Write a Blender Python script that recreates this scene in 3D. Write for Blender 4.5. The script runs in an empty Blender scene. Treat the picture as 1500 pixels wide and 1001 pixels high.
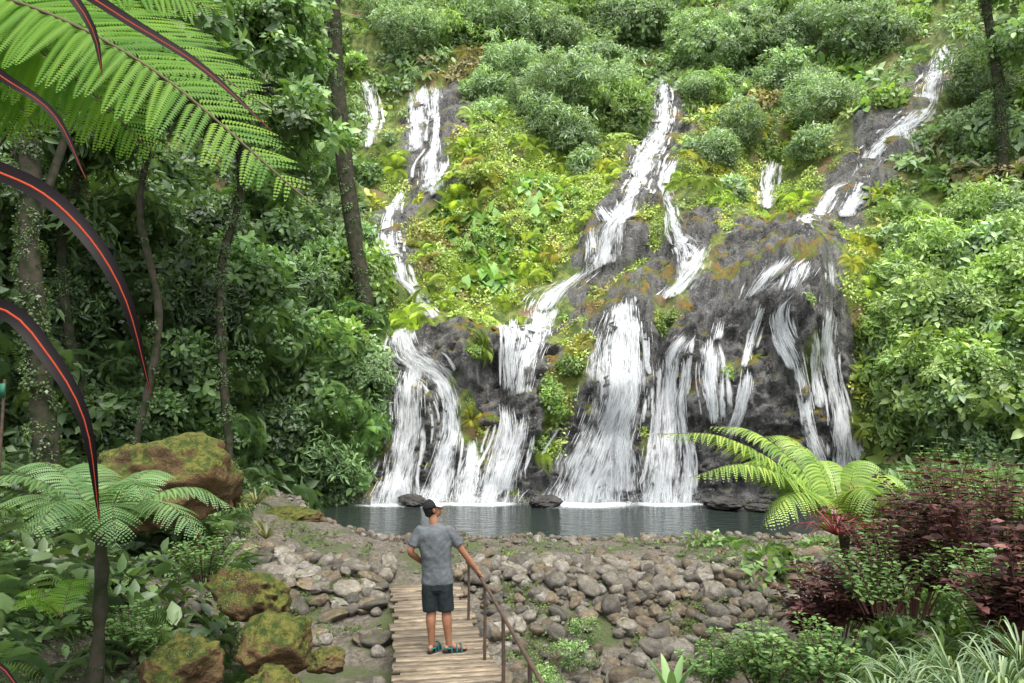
import bpy, math, random, time
import numpy as np
from mathutils import Vector, Matrix
from mathutils.bvhtree import BVHTree
from mathutils.kdtree import KDTree
T0=time.time()
rng=np.random.default_rng(7); random.seed(7)
sc=bpy.context.scene
# ------------------------------------------------------------------ camera
CAM=np.array([0.,0.,2.8]); PITCH=math.radians(5.25); F=26/36*1500
fw=np.array([0,math.cos(PITCH),math.sin(PITCH)]); upv=np.array([0,-math.sin(PITCH),math.cos(PITCH)])
cd=bpy.data.cameras.new('camera'); cam=bpy.data.objects.new('camera',cd); sc.collection.objects.link(cam)
cam.location=CAM; cam.rotation_euler=(math.pi/2+PITCH,0,0); cd.lens=26; cd.sensor_width=36; cd.clip_start=0.05; cd.clip_end=600
sc.camera=cam
def ray(px,py):
    return fw+np.array([1,0,0])*((px-750)/F)+upv*((500.5-py)/F)
def at(px,py,d):
    r=ray(px,py); return CAM+r*(d/r[1])
def proj(P):
    r=P-CAM; zf=r@fw; zf=np.where(np.abs(zf)<1e-3,1e-3,zf)
    return 750+F*r[...,0]/zf, 500.5-F*(r@upv)/zf, zf
# ------------------------------------------------------------------ noise
def _h(i,j,k):
    h=(i*374761393+j*668265263+k*1274126177)&0xffffffff
    h=((h^(h>>13))*1274126177)&0xffffffff
    return ((h^(h>>16))&0xffffff)/float(0xffffff)
def vnoise(P):
    P=np.asarray(P,float); I=np.floor(P).astype(np.int64); f=P-I; f=f*f*(3-2*f)
    r=0
    for a in (0,1):
        for b in (0,1):
            for c in (0,1):
                w=(f[:,0] if a else 1-f[:,0])*(f[:,1] if b else 1-f[:,1])*(f[:,2] if c else 1-f[:,2])
                r=r+w*_h(I[:,0]+a,I[:,1]+b,I[:,2]+c)
    return r*2-1
def fbm(P,o=4,g=.5):
    r=0;a=1;P=np.asarray(P,float)
    for k in range(o):
        r=r+a*vnoise(P+17.3*k); P=P*2.03; a*=g
    return r
def sm(x,a,b):
    t=np.clip((x-a)/(b-a),0,1); return t*t*(3-2*t)
def nrm(v):
    v=np.asarray(v,float); return v/np.maximum(np.linalg.norm(v,axis=-1,keepdims=True),1e-9)
# ------------------------------------------------------------------ mesh helper
def mesh(name,V,Fs,smooth=False,attrs=None,uv=None):
    me=bpy.data.meshes.new(name); V=np.asarray(V,np.float32)
    if not isinstance(Fs,(list,tuple)): Fs=[Fs]
    Fs=[np.asarray(f,np.int32) for f in Fs if len(f)]
    loops=np.concatenate([f.ravel() for f in Fs]); tot=np.concatenate([np.full(len(f),f.shape[1],np.int32) for f in Fs])
    me.vertices.add(len(V)); me.vertices.foreach_set('co',V.ravel())
    me.loops.add(len(loops)); me.loops.foreach_set('vertex_index',loops)
    me.polygons.add(len(tot)); st=np.concatenate([[0],np.cumsum(tot)[:-1]]).astype(np.int32)
    me.polygons.foreach_set('loop_start',st)
    if smooth: me.polygons.foreach_set('use_smooth',np.ones(len(tot),bool))
    if uv is not None:
        l=me.uv_layers.new(name='UVMap'); l.data.foreach_set('uv',np.asarray(uv,np.float32)[loops].ravel())
    for k,a in (attrs or {}).items():
        at_=me.attributes.new(k,'FLOAT','POINT'); at_.data.foreach_set('value',np.ascontiguousarray(a,np.float32))
    me.update(calc_edges=True); me.validate()
    return me
def obj(name,me,mat=None,parent=None,loc=None):
    o=bpy.data.objects.new(name,me); sc.collection.objects.link(o)
    if mat is not None and me is not None: me.materials.append(mat)
    if parent: o.parent=parent
    if loc is not None: o.location=loc
    return o
def empty(name,loc=(0,0,0)):
    o=bpy.data.objects.new(name,None); sc.collection.objects.link(o); o.location=loc; o.empty_display_size=.2; return o
class Acc:
    def __init__(s): s.V=[];s.F={};s.n=0;s.A=[];s.U=[]
    def add(s,V,Fa,a=None,uv=None):
        V=np.asarray(V,float); Fa=np.asarray(Fa,int)
        s.V.append(V); s.F.setdefault(Fa.shape[1],[]).append(Fa+s.n); s.n+=len(V)
        s.A.append(np.full(len(V),.5) if a is None else np.broadcast_to(a,len(V)))
        s.U.append(np.zeros((len(V),2)) if uv is None else uv)
    def mesh(s,name,smooth=False):
        return mesh(name,np.concatenate(s.V),[np.concatenate(f) for f in s.F.values()],smooth,{'lv':np.concatenate(s.A)},np.concatenate(s.U))
LV=np.array([[0,0,0],[-.42,.3,.06],[0,.32,-.03],[.42,.3,.06],[-.40,.62,.02],[0,.66,-.06],[.40,.62,.02],[0,1,-.16]])
LF=np.array([[0,2,1],[0,3,2],[1,2,5],[1,5,4],[2,3,6],[2,6,5],[4,5,7],[5,6,7]])
SV=np.array([[0,0,0],[-.5,.45,.08],[.5,.45,.08],[0,1,-.08]]); SF=np.array([[0,2,1],[1,2,3]])
HV=np.array([[0,.0,0],[-.36,-.14,.03],[-.55,.2,.05],[-.4,.6,.0],[0,1,-.12],[.4,.6,.0],[.55,.2,.05],[.36,-.14,.03],[0,.5,-.05]])
HF=np.array([[8,0,1],[8,1,2],[8,2,3],[8,3,4],[8,4,5],[8,5,6],[8,6,7],[8,7,0]])[:,::-1]
def place(TV,TF,pos,a,n,L,W,lv):
    a=nrm(a); x=nrm(np.cross(a,n)); z=np.cross(x,a)
    L=np.broadcast_to(L,len(pos)); W=np.broadcast_to(W,len(pos))
    V=pos[:,None]+TV[None,:,0,None]*(x*W[:,None])[:,None]+TV[None,:,1,None]*(a*L[:,None])[:,None]+TV[None,:,2,None]*(z*L[:,None])[:,None]
    k=len(TV); Fa=(TF[None]+(np.arange(len(pos))*k)[:,None,None]).reshape(-1,TF.shape[1])
    return V.reshape(-1,3),Fa,np.repeat(lv,k)
# ------------------------------------------------------------------ materials
def newmat(name):
    m=bpy.data.materials.new(name); m.use_nodes=True; nt=m.node_tree; nt.nodes.clear()
    out=nt.nodes.new('ShaderNodeOutputMaterial'); return m,nt,out
def N(nt,t,**kw):
    n=nt.nodes.new(t)
    for k,v in kw.items(): setattr(n,k,v)
    return n
def math_(nt,op,a,b=None,c=None,clamp=False):
    n=N(nt,'ShaderNodeMath',operation=op); n.use_clamp=clamp
    for i,v in enumerate((a,b,c)):
        if v is None: continue
        if isinstance(v,(int,float)): n.inputs[i].default_value=v
        else: nt.links.new(v,n.inputs[i])
    return n.outputs[0]
def mixc(nt,f,a,b,mode='MIX'):
    n=N(nt,'ShaderNodeMix',data_type='RGBA',blend_type=mode)
    for i,v in ((0,f),(6,a),(7,b)):
        if isinstance(v,(int,float)): n.inputs[i].default_value=v
        elif isinstance(v,tuple): n.inputs[i].default_value=(*v,1) if len(v)==3 else v
        else: nt.links.new(v,n.inputs[i])
    return n.outputs[2]
def noise(nt,scale,detail=5,vec=None,rough=.55,out=0):
    n=N(nt,'ShaderNodeTexNoise'); n.inputs['Scale'].default_value=scale; n.inputs['Detail'].default_value=detail; n.inputs['Roughness'].default_value=rough
    if vec is not None: nt.links.new(vec,n.inputs['Vector'])
    return n.outputs[out]
def mrange(nt,v,a,b,c=0,d=1,smooth=True):
    n=N(nt,'ShaderNodeMapRange'); n.interpolation_type='SMOOTHSTEP' if smooth else 'LINEAR'
    nt.links.new(v,n.inputs[0])
    for i,x in enumerate((a,b,c,d)): n.inputs[i+1].default_value=x
    return n.outputs[0]
def attr(nt,name,typ='GEOMETRY'):
    n=N(nt,'ShaderNodeAttribute',attribute_name=name,attribute_type=typ); return n
def bump(nt,h,s=.5,d=.05):
    b=N(nt,'ShaderNodeBump'); b.inputs['Strength'].default_value=s; b.inputs['Distance'].default_value=d; nt.links.new(h,b.inputs['Height']); return b.outputs[0]
def geo_pos(nt): return N(nt,'ShaderNodeNewGeometry').outputs['Position']
def leaf_mat(name,color=None,transl=.35,rough=.5,gloss=.045,var=.5,col2=None):
    m,nt,out=newmat(name)
    lv=attr(nt,'lv').outputs['Fac']
    if color is None: base=attr(nt,'tint','INSTANCER').outputs['Color']
    else:
        rgb=N(nt,'ShaderNodeRGB'); rgb.outputs[0].default_value=(*color,1); base=rgb.outputs[0]
        if col2: base=mixc(nt,lv,color,col2)
    hs=N(nt,'ShaderNodeHueSaturation')
    nt.links.new(base,hs.inputs['Color'])
    nt.links.new(math_(nt,'MULTIPLY_ADD',lv,var*2,1-var),hs.inputs['Value'])
    nt.links.new(math_(nt,'MULTIPLY_ADD',lv,-.035,.5175),hs.inputs['Hue'])
    p=N(nt,'ShaderNodeBsdfDiffuse'); nt.links.new(hs.outputs[0],p.inputs[0])
    tr=N(nt,'ShaderNodeBsdfTranslucent'); 
    tc=mixc(nt,1.0,hs.outputs[0],(1.25,1.25,.6),'MULTIPLY'); nt.links.new(tc,tr.inputs[0])
    mx=N(nt,'ShaderNodeMixShader'); mx.inputs[0].default_value=transl
    nt.links.new(p.outputs[0],mx.inputs[1]); nt.links.new(tr.outputs[0],mx.inputs[2])
    gl=N(nt,'ShaderNodeBsdfGlossy'); gl.inputs['Roughness'].default_value=rough; gl.inputs['Color'].default_value=(1,1,1,1)
    m2=N(nt,'ShaderNodeMixShader'); m2.inputs[0].default_value=gloss; nt.links.new(mx.outputs[0],m2.inputs[1]); nt.links.new(gl.outputs[0],m2.inputs[2])
    nt.links.new(m2.outputs[0],out.inputs[0])
    return m
def simple(name,col,rough=.7,spec=.3,noise_s=None,col2=None,bs=.0,metal=0,detail=4):
    m,nt,out=newmat(name); p=N(nt,'ShaderNodeBsdfPrincipled'); p.inputs['Roughness'].default_value=rough; p.inputs['Specular IOR Level'].default_value=spec; p.inputs['Metallic'].default_value=metal
    p.inputs['Base Color'].default_value=(*col,1)
    if noise_s:
        tc=N(nt,'ShaderNodeTexCoord').outputs['Object']
        n=noise(nt,noise_s,detail,tc)
        nt.links.new(mixc(nt,mrange(nt,n,.35,.65),col,col2 or tuple(c*.6 for c in col)),p.inputs['Base Color'])
        if bs: nt.links.new(bump(nt,n,bs,.02),p.inputs['Normal'])
    nt.links.new(p.outputs[0],out.inputs[0]); return m
M_leaf=leaf_mat('foliage_leaf')
M_bark=simple('bark',(.06,.05,.038),.9,.1,6,(.025,.035,.016),.8)
def rock_mat(name,moss_amt=.5,c1=(.075,.07,.062),c2=(.21,.19,.165),c3=(.16,.11,.065),world=True,inst=False):
    m,nt,out=newmat(name); p=N(nt,'ShaderNodeBsdfPrincipled')
    g=N(nt,'ShaderNodeNewGeometry'); pos=g.outputs['Position'] if world else N(nt,'ShaderNodeTexCoord').outputs['Object']
    n1=noise(nt,1.6,5,pos,.65); n2=noise(nt,9,4,pos,.75); n3=noise(nt,2.1,4,pos)
    c=mixc(nt,mrange(nt,n1,.3,.7),c1,c2)
    c=mixc(nt,mrange(nt,n2,.42,.7,0,.7),c,c3)
    if inst: c=mixc(nt,.85,c,attr(nt,'tint','INSTANCER').outputs['Color'],'MULTIPLY')
    up=N(nt,'ShaderNodeSeparateXYZ'); nt.links.new(g.outputs['Normal'],up.inputs[0])
    mk=math_(nt,'MULTIPLY_ADD',up.outputs[2],.45,n3); mk=mrange(nt,mk,1.05-moss_amt,1.3-moss_amt)
    mc=mixc(nt,mrange(nt,n2,.38,.62),(.03,.05,.01),(.12,.115,.025))
    nt.links.new(mixc(nt,mk,c,mc),p.inputs['Base Color'])
    p.inputs['Roughness'].default_value=.85; p.inputs['Specular IOR Level'].default_value=.2
    h=math_(nt,'ADD',math_(nt,'MULTIPLY',n2,.7),n1); nt.links.new(bump(nt,h,1.,.09 if not inst else .04),p.inputs['Normal'])
    nt.links.new(p.outputs[0],out.inputs[0]); return m
M_boulder=rock_mat('mossy_boulder_rock',.48,(.045,.028,.015),(.17,.105,.05),(.09,.07,.03))
M_stone=rock_mat('rubble_stone_rock',.17,(.18,.17,.15),(.42,.40,.355),(.30,.245,.175),False,True)
M_wetrock=rock_mat('wet_rock',.05,(.03,.03,.03),(.09,.085,.08),(.05,.045,.035))
# ------------------------------------------------------------------ instancing
def euler_of(R):
    ry=-np.arcsin(np.clip(R[:,2,0],-1,1)); rx=np.arctan2(R[:,2,1],R[:,2,2]); rz=np.arctan2(R[:,1,0],R[:,0,0])
    return np.stack([rx,ry,rz],1)
def orient(n):
    n=nrm(n); N_=len(n); t=rng.normal(size=(N_,3)); x=nrm(np.cross(t,n)); y=np.cross(n,x)
    return euler_of(np.stack([x,y,n],2))
def collection(name,meshes):
    c=bpy.data.collections.new(name)
    for i,me in enumerate(meshes):
        o=bpy.data.objects.new('%s_%02d'%(name,i),me); c.objects.link(o)
    return c
def scatter(name,pts,rot,scl,tint,pid,coll,parent=None):
    pts=np.ascontiguousarray(pts,np.float32); n=len(pts)
    me=bpy.data.meshes.new(name); me.vertices.add(n); me.vertices.foreach_set('co',pts.ravel())
    scl=np.asarray(scl,np.float32)
    if scl.ndim==1: scl=np.repeat(scl[:,None],3,1)
    for k,a in (('rot',rot),('scl',scl)):
        t=me.attributes.new(k,'FLOAT_VECTOR','POINT'); t.data.foreach_set('vector',np.ascontiguousarray(a,np.float32).ravel())
    t=me.attributes.new('pid','INT','POINT'); t.data.foreach_set('value',np.ascontiguousarray(pid,np.int32))
    t=me.attributes.new('tint','FLOAT_COLOR','POINT'); c=np.ones((n,4),np.float32); c[:,:3]=np.clip(tint,0.002,1); t.data.foreach_set('color',c.ravel())
    o=obj(name,me,None,parent)
    ng=bpy.data.node_groups.new(name+'_nodes','GeometryNodeTree')
    ng.interface.new_socket('Geometry',in_out='INPUT',socket_type='NodeSocketGeometry'); ng.interface.new_socket('Geometry',in_out='OUTPUT',socket_type='NodeSocketGeometry')
    gi=ng.nodes.new('NodeGroupInput'); go=ng.nodes.new('NodeGroupOutput'); ip=ng.nodes.new('GeometryNodeInstanceOnPoints'); ci=ng.nodes.new('GeometryNodeCollectionInfo')
    ci.inputs['Collection'].default_value=coll; ci.inputs['Separate Children'].default_value=True; ci.inputs['Reset Children'].default_value=True
    ip.inputs['Pick Instance'].default_value=True
    def na(k,dt):
        q=ng.nodes.new('GeometryNodeInputNamedAttribute'); q.data_type=dt; q.inputs['Name'].default_value=k
        return [x for x in q.outputs if x.enabled and x.name=='Attribute'][0]
    L=ng.links.new
    L(gi.outputs[0],ip.inputs['Points']); L(ci.outputs[0],ip.inputs['Instance']); L(na('pid','INT'),ip.inputs['Instance Index'])
    L(na('rot','FLOAT_VECTOR'),ip.inputs['Rotation']); L(na('scl','FLOAT_VECTOR'),ip.inputs['Scale']); L(ip.outputs[0],go.inputs[0])
    md=o.modifiers.new('scatter','NODES'); md.node_group=ng
    return o
def clump(n,R,L,W,TV,TF,droop=.15,flat=.7,seed=0,stem=False):
    g=np.random.default_rng(seed)
    th=np.arccos(np.clip(1-g.random(n)*1.08,-1,1)); ph=g.random(n)*6.283
    d=np.stack([np.sin(th)*np.cos(ph),np.sin(th)*np.sin(ph),np.cos(th)],1)
    pos=d*R*(g.random(n)[:,None]**.5)*np.array([1,1,flat])
    a=nrm(d*.6+g.normal(size=(n,3))*.4+np.array([0,0,-droop])); nn=nrm(d+np.array([0,0,.5])+g.normal(size=(n,3))*.2)
    s=.7+.6*g.random(n)
    A=Acc(); V,Fa,lv=place(TV,TF,pos,a,nn,L*s,W*s,g.random(n)); A.add(V,Fa,lv)
    if stem:
        for q in pos:
            w=.012; V=np.array([[-w,0,-.1],[w,0,-.1],q+[w,0,0],q-[w,0,0]]); A.add(V,[[0,1,2,3]],.2)
    me=A.mesh('clump'); me.materials.append(M_leaf); return me
def fern_rosette(nf,L,seed):
    g=np.random.default_rng(seed); A=Acc()
    for i in range(nf):
        az=i*2.4+g.random()*.5; el=math.radians(30+35*g.random()); hd=np.array([math.cos(az),math.sin(az),0]); sd=np.array([-hd[1],hd[0],0])
        t=np.linspace(0,1,22); l=L*(.7+.5*g.random())
        c=hd*(t[:,None]*l*math.cos(el)*1.1)+np.array([0,0,1])*(l*(math.sin(el)*t-1.0*t*t*.8))[:,None]
        tan=nrm(np.gradient(c,axis=0)); k=slice(2,22)
        pl=.26*l*np.sin(np.pi*np.clip(t[k]*.85+.12,0,1))**.8
        for s in (-1,1):
            V,Fa,lv=place(SV,SF,c[k],sd*s+tan[k]*.35+np.array([0,0,-.15]),np.cross(tan[k],sd)*-1+np.array([0,0,1.]),pl,.05*l,np.full(20,g.random())); A.add(V,Fa,lv)
    me=A.mesh('fern'); me.materials.append(M_leaf); return me
def grass_tuft(n,L,seed):
    g=np.random.default_rng(seed); A=Acc()
    for i in range(n):
        az=g.random()*6.28; hd=np.array([math.cos(az),math.sin(az),0]); sd=np.array([-hd[1],hd[0],0]); l=L*(.5+.7*g.random()); sp=.2+.5*g.random()
        t=np.linspace(0,1,5); c=hd*(t[:,None]**1.5*l*sp)+np.array([0,0,1])*(l*(t-.45*sp*t*t))[:,None]+g.normal(size=3)*[.03,.03,0]
        w=.007*(1-t)[:,None]+.001; V=np.concatenate([c-sd*w,c+sd*w]); Fa=[[j,j+1,j+6,j+5] for j in range(4)]; A.add(V,Fa,g.random())
    me=A.mesh('tuft'); me.materials.append(M_leaf); return me
protos=[clump(64,.36,.13,.08,SV,SF,seed=1),clump(54,.38,.16,.10,SV,SF,seed=2),
        clump(32,.40,.25,.145,LV,LF,.25,seed=3),clump(28,.40,.30,.175,LV,LF,.45,seed=4),
        clump(32,.40,.34,.095,LV,LF,.7,seed=5),clump(30,.44,.3,.09,LV,LF,.5,seed=6),
        clump(7,.4,.6,.45,HV,HF,.4,1.0,seed=7,stem=True),fern_rosette(10,.8,8),fern_rosette(8,1.0,9),grass_tuft(40,.35,10),
        clump(80,.34,.075,.052,SV,SF,flat=.4,seed=11),clump(70,.42,.10,.06,SV,SF,flat=.35,seed=12)]
C_fol=collection('leaf_clumps',protos)
SMALL=(0,1,10);FINE=(10,11,11,0);BROAD=(2,3);LONG=(4,5);TARO=6;FERN=(7,8);GRASS=9
# ------------------------------------------------------------------ cliff surface
plan=np.array([(-42,4),(-30,8),(-20,11.5),(-13,14.8),(-9.6,17.4),(-7.6,20),(-6.0,22.8),(-3.8,24.4),(0,24.8),(4,25),(8,24.6),(11.2,23.6),(13.2,20.5),(15,16),(18,11),(23,5),(31,-1)],float)
def catmull(P,n):
    P=np.asarray(P,float); Q=np.vstack([2*P[0]-P[1],P,2*P[-1]-P[-2]]); out=[]
    for i in range(len(P)-1):
        t=np.linspace(0,1,n,endpoint=False)[:,None]; p0,p1,p2,p3=Q[i:i+4]
        out.append(.5*((2*p1)+(-p0+p2)*t+(2*p0-5*p1+4*p2-p3)*t*t+(-p0+3*p1-3*p2+p3)*t**3))
    return np.vstack(out+[P[-1:]])
def resample(P,n=60,w=None):
    s=np.concatenate([[0],np.cumsum(np.linalg.norm(np.diff(P,axis=0),axis=1))])
    q=np.linspace(0,s[-1],n) if w is None else w*s[-1]
    return np.stack([np.interp(q,s,P[:,i]) for i in range(P.shape[1])],1),s[-1]
NU,NV=800,560
pc,plen=resample(catmull(plan,30),NU)
tg=nrm(np.gradient(pc,axis=0))
for _ in range(40): tg[1:-1]=(tg[:-2]+tg[1:-1]*2+tg[2:])/4
tg=nrm(tg); nb=np.stack([-tg[:,1],tg[:,0]],1)
prof=np.array([(-.6,-1.5),(-.1,-.3),(.4,3),(1.2,5.6),(2.2,6.6),(3.6,7.4),(6,9.6),(12,15.6),(17,21.5),(23,30),(30,42),(36,55)],float)
pf,_=resample(catmull(prof,20),2000)
wv=np.linspace(0,1,NV)**1.45
pf,_=resample(pf,w=wv)
B=pf[:,0][:,None]; Z=pf[:,1][:,None]
G=np.zeros((NV,NU,3)); G[...,0]=pc[None,:,0]+nb[None,:,0]*B; G[...,1]=pc[None,:,1]+nb[None,:,1]*B; G[...,2]=Z
def grid_normals(G):
    du=np.gradient(G,axis=1); dv=np.gradient(G,axis=0); n=nrm(np.cross(du,dv))
    return -n if n[NV//3,NU//2,1]>0 else n
Nn=grid_normals(G)
P0=G.reshape(-1,3)
polys=[
 [(572,470),(650,458),(724,474),(745,560),(735,600),(700,640),(700,745),(538,745),(556,600)],
 [(712,466),(800,448),(860,430),(850,500),(800,560),(790,600),(775,745),(690,745),(700,600),(735,570)],
 [(830,600),(862,480),(898,432),(962,440),(978,515),(1008,466),(1048,436),(1080,392),(1130,358),(1232,360),(1246,500),(1272,745),(770,745),(800,620)],
 [(836,355),(876,320),(914,260),(934,200),(952,112),(994,112),(1002,190),(976,270),(952,340),(948,408),(830,434),(848,392)],
 [(592,130),(694,125),(684,205),(660,235),(664,298),(618,296),(592,220)],
 [(1150,347),(1186,286),(1252,232),(1316,152),(1358,74),(1396,74),(1384,150),(1320,244),(1268,310),(1248,344)],
 [(950,400),(1005,370),(1055,380),(1046,424),(1000,450),(955,444)],
 [(556,290),(600,286),(606,400),(580,410),(560,360)],
]
def inpoly(x,y,poly):
    c=np.zeros(x.shape,bool); n=len(poly)
    for i in range(n):
        x1,y1=poly[i]; x2,y2=poly[(i+1)%n]
        k=((y1>y)!=(y2>y))&(x<(x2-x1)*(y-y1)/((y2-y1) or 1e-9)+x1); c^=k
    return c
veg_spots=[(935,665,13,46),(1185,548,22,28),(974,480,18,28),(1062,550,9,9),(680,612,26,40),(712,655,18,30),(845,520,26,34),(812,585,24,40),(790,650,14,18),(1190,436,22,11),(655,560,10,12),(1008,575,8,16),(745,715,14,10),(830,480,24,18),(690,520,14,12)]
def rockmask(P):
    px,py,zf=proj(P); j=fbm(P*.9,3)*14; k=fbm(P*.9+50,3)*11
    px=px+j; py=py+k; m=np.zeros(len(P),bool)
    for q in polys: m|=inpoly(px,py,q)
    for (a,b,rx,ry) in veg_spots: m&=~((((px-a)/rx)**2+((py-b)/ry)**2)<1)
    return m&(zf>5)
D=fbm(P0*.11,3)*1.6+fbm(P0*.38+9,3)*.6
px,py,_z=proj(P0)
bumps=[(900,590,60,140,.9),(1160,560,80,150,1.3),(1040,600,40,120,.7),(800,650,45,90,.9),(680,530,50,60,.9),(620,620,35,80,.6),(900,340,50,60,.9),(1160,390,70,25,.5),
       (725,560,22,60,-1.3),(965,560,14,110,-.8),(700,700,30,60,-.5),(640,400,60,90,.6),(1000,280,60,90,.8),(1290,260,60,90,1.0),(820,150,70,70,1.0),(1120,300,30,60,-.9)]
lowz=sm(P0[:,2],0,1.0)
for (a,b,rx,ry,am) in bumps: D+=am*np.exp(-((px-a)/rx)**2-((py-b)/ry)**2)*(.4+.6*lowz)
RM=rockmask(P0).astype(float).reshape(NV,NU)
for _ in range(3):
    RM[1:-1,1:-1]=(RM[:-2,1:-1]+RM[2:,1:-1]+RM[1:-1,:-2]+RM[1:-1,2:]+RM[1:-1,1:-1]*2)/6
rmf=RM.ravel()
D*=(.35+.65*sm(P0[:,2],-.5,5))
Wf=(P0+Nn.reshape(-1,3)*(D+rmf*.42)[:,None]).reshape(NV,NU,3)
flute=fbm(np.stack([P0[:,0]*1.5,P0[:,1]*1.0,P0[:,2]*.35],1),4)
ridge=1-np.abs(fbm(P0*1.1+3,4)); crack=np.abs(fbm(P0*2.4+31,3)); crk2=np.abs(fbm(np.stack([P0[:,0]*5,P0[:,1]*5,P0[:,2]*3],1)+7,2))
D2=D+rmf*(flute*.30+ridge*.36+fbm(P0*4.5,3)*.12-.22*sm(crack,.16,.0)-.08*sm(crk2,.18,.0))+(1-rmf)*fbm(P0*1.6,2)*.18
G=(P0+Nn.reshape(-1,3)*D2[:,None]).reshape(NV,NU,3)
Wf=Wf*.6+G*.4
for _ in range(14):
    Wf[1:-1,1:-1]=(Wf[:-2,1:-1]+Wf[2:,1:-1]+Wf[1:-1,:-2]+Wf[1:-1,2:])/4
Nn=grid_normals(G); Nw=grid_normals(Wf)
ii=np.arange(NV*NU).reshape(NV,NU)
CF=np.stack([ii[:-1,:-1],ii[:-1,1:],ii[1:,1:],ii[1:,:-1]],-1).reshape(-1,4)
M_cliff,nt,out=newmat('cliff_rock_and_soil')
p=N(nt,'ShaderNodeBsdfPrincipled'); gg=N(nt,'ShaderNodeNewGeometry'); pos=gg.outputs['Position']
mp=N(nt,'ShaderNodeMapping'); nt.links.new(pos,mp.inputs[0]); mp.inputs['Scale'].default_value=(1,1,.3)
n1=noise(nt,2.4,6,mp.outputs[0],.72); n2=noise(nt,15,4,pos,.75); n3=noise(nt,.8,3,pos); n4=noise(nt,3.3,4,pos)
rc=mixc(nt,mrange(nt,n1,.38,.64),(.03,.03,.029),(.20,.197,.185)); rc=mixc(nt,mrange(nt,n2,.50,.66,0,.7),rc,(.34,.335,.315))
s=N(nt,'ShaderNodeSeparateXYZ'); nt.links.new(gg.outputs['Normal'],s.inputs[0])
mk=mrange(nt,math_(nt,'MULTIPLY_ADD',s.outputs[2],.35,n3),.70,.84)
mc=mixc(nt,mrange(nt,n4,.42,.6),(.12,.17,.015),(.24,.14,.025)); rc=mixc(nt,mk,rc,mc)
soil=mixc(nt,mrange(nt,n4,.4,.62),(.09,.145,.03),(.24,.28,.06)); soil=mixc(nt,mrange(nt,n3,.55,.66),soil,(.24,.17,.08))
rk=attr(nt,'rock').outputs['Fac']; rk=mrange(nt,math_(nt,'MULTIPLY_ADD',n4,.5,rk),.5,.85)
nt.links.new(mixc(nt,rk,soil,rc),p.inputs['Base Color'])
nt.links.new(mrange(nt,n1,.3,.7,.28,.65),p.inputs['Roughness'])
nt.links.new(bump(nt,math_(nt,'ADD',n1,math_(nt,'MULTIPLY',n2,.6)),1.0,.22),p.inputs['Normal']); nt.links.new(p.outputs[0],out.inputs[0])
cm=mesh('cliff',G.reshape(-1,3),CF,True,{'rock':rmf}); cliff=obj('waterfall_cliff',cm,M_cliff)
bvh=BVHTree.FromPolygons([tuple(v) for v in G.reshape(-1,3)],CF.tolist())
def hit(px,py):
    d=Vector(ray(px,py)).normalized(); h=bvh.ray_cast(Vector(CAM),d)
    if h[0] is None: return None
    r,c=divmod(h[2],NU-1); return (c+.5,r+.5)
def gs(uv,A):
    u=np.clip(uv[...,0],0,NU-1.001); v=np.clip(uv[...,1],0,NV-1.001); i=u.astype(int); j=v.astype(int); a=(u-i)[...,None]; b=(v-j)[...,None]
    return A[j,i]*(1-a)*(1-b)+A[j,i+1]*a*(1-b)+A[j+1,i]*(1-a)*b+A[j+1,i+1]*a*b
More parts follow.
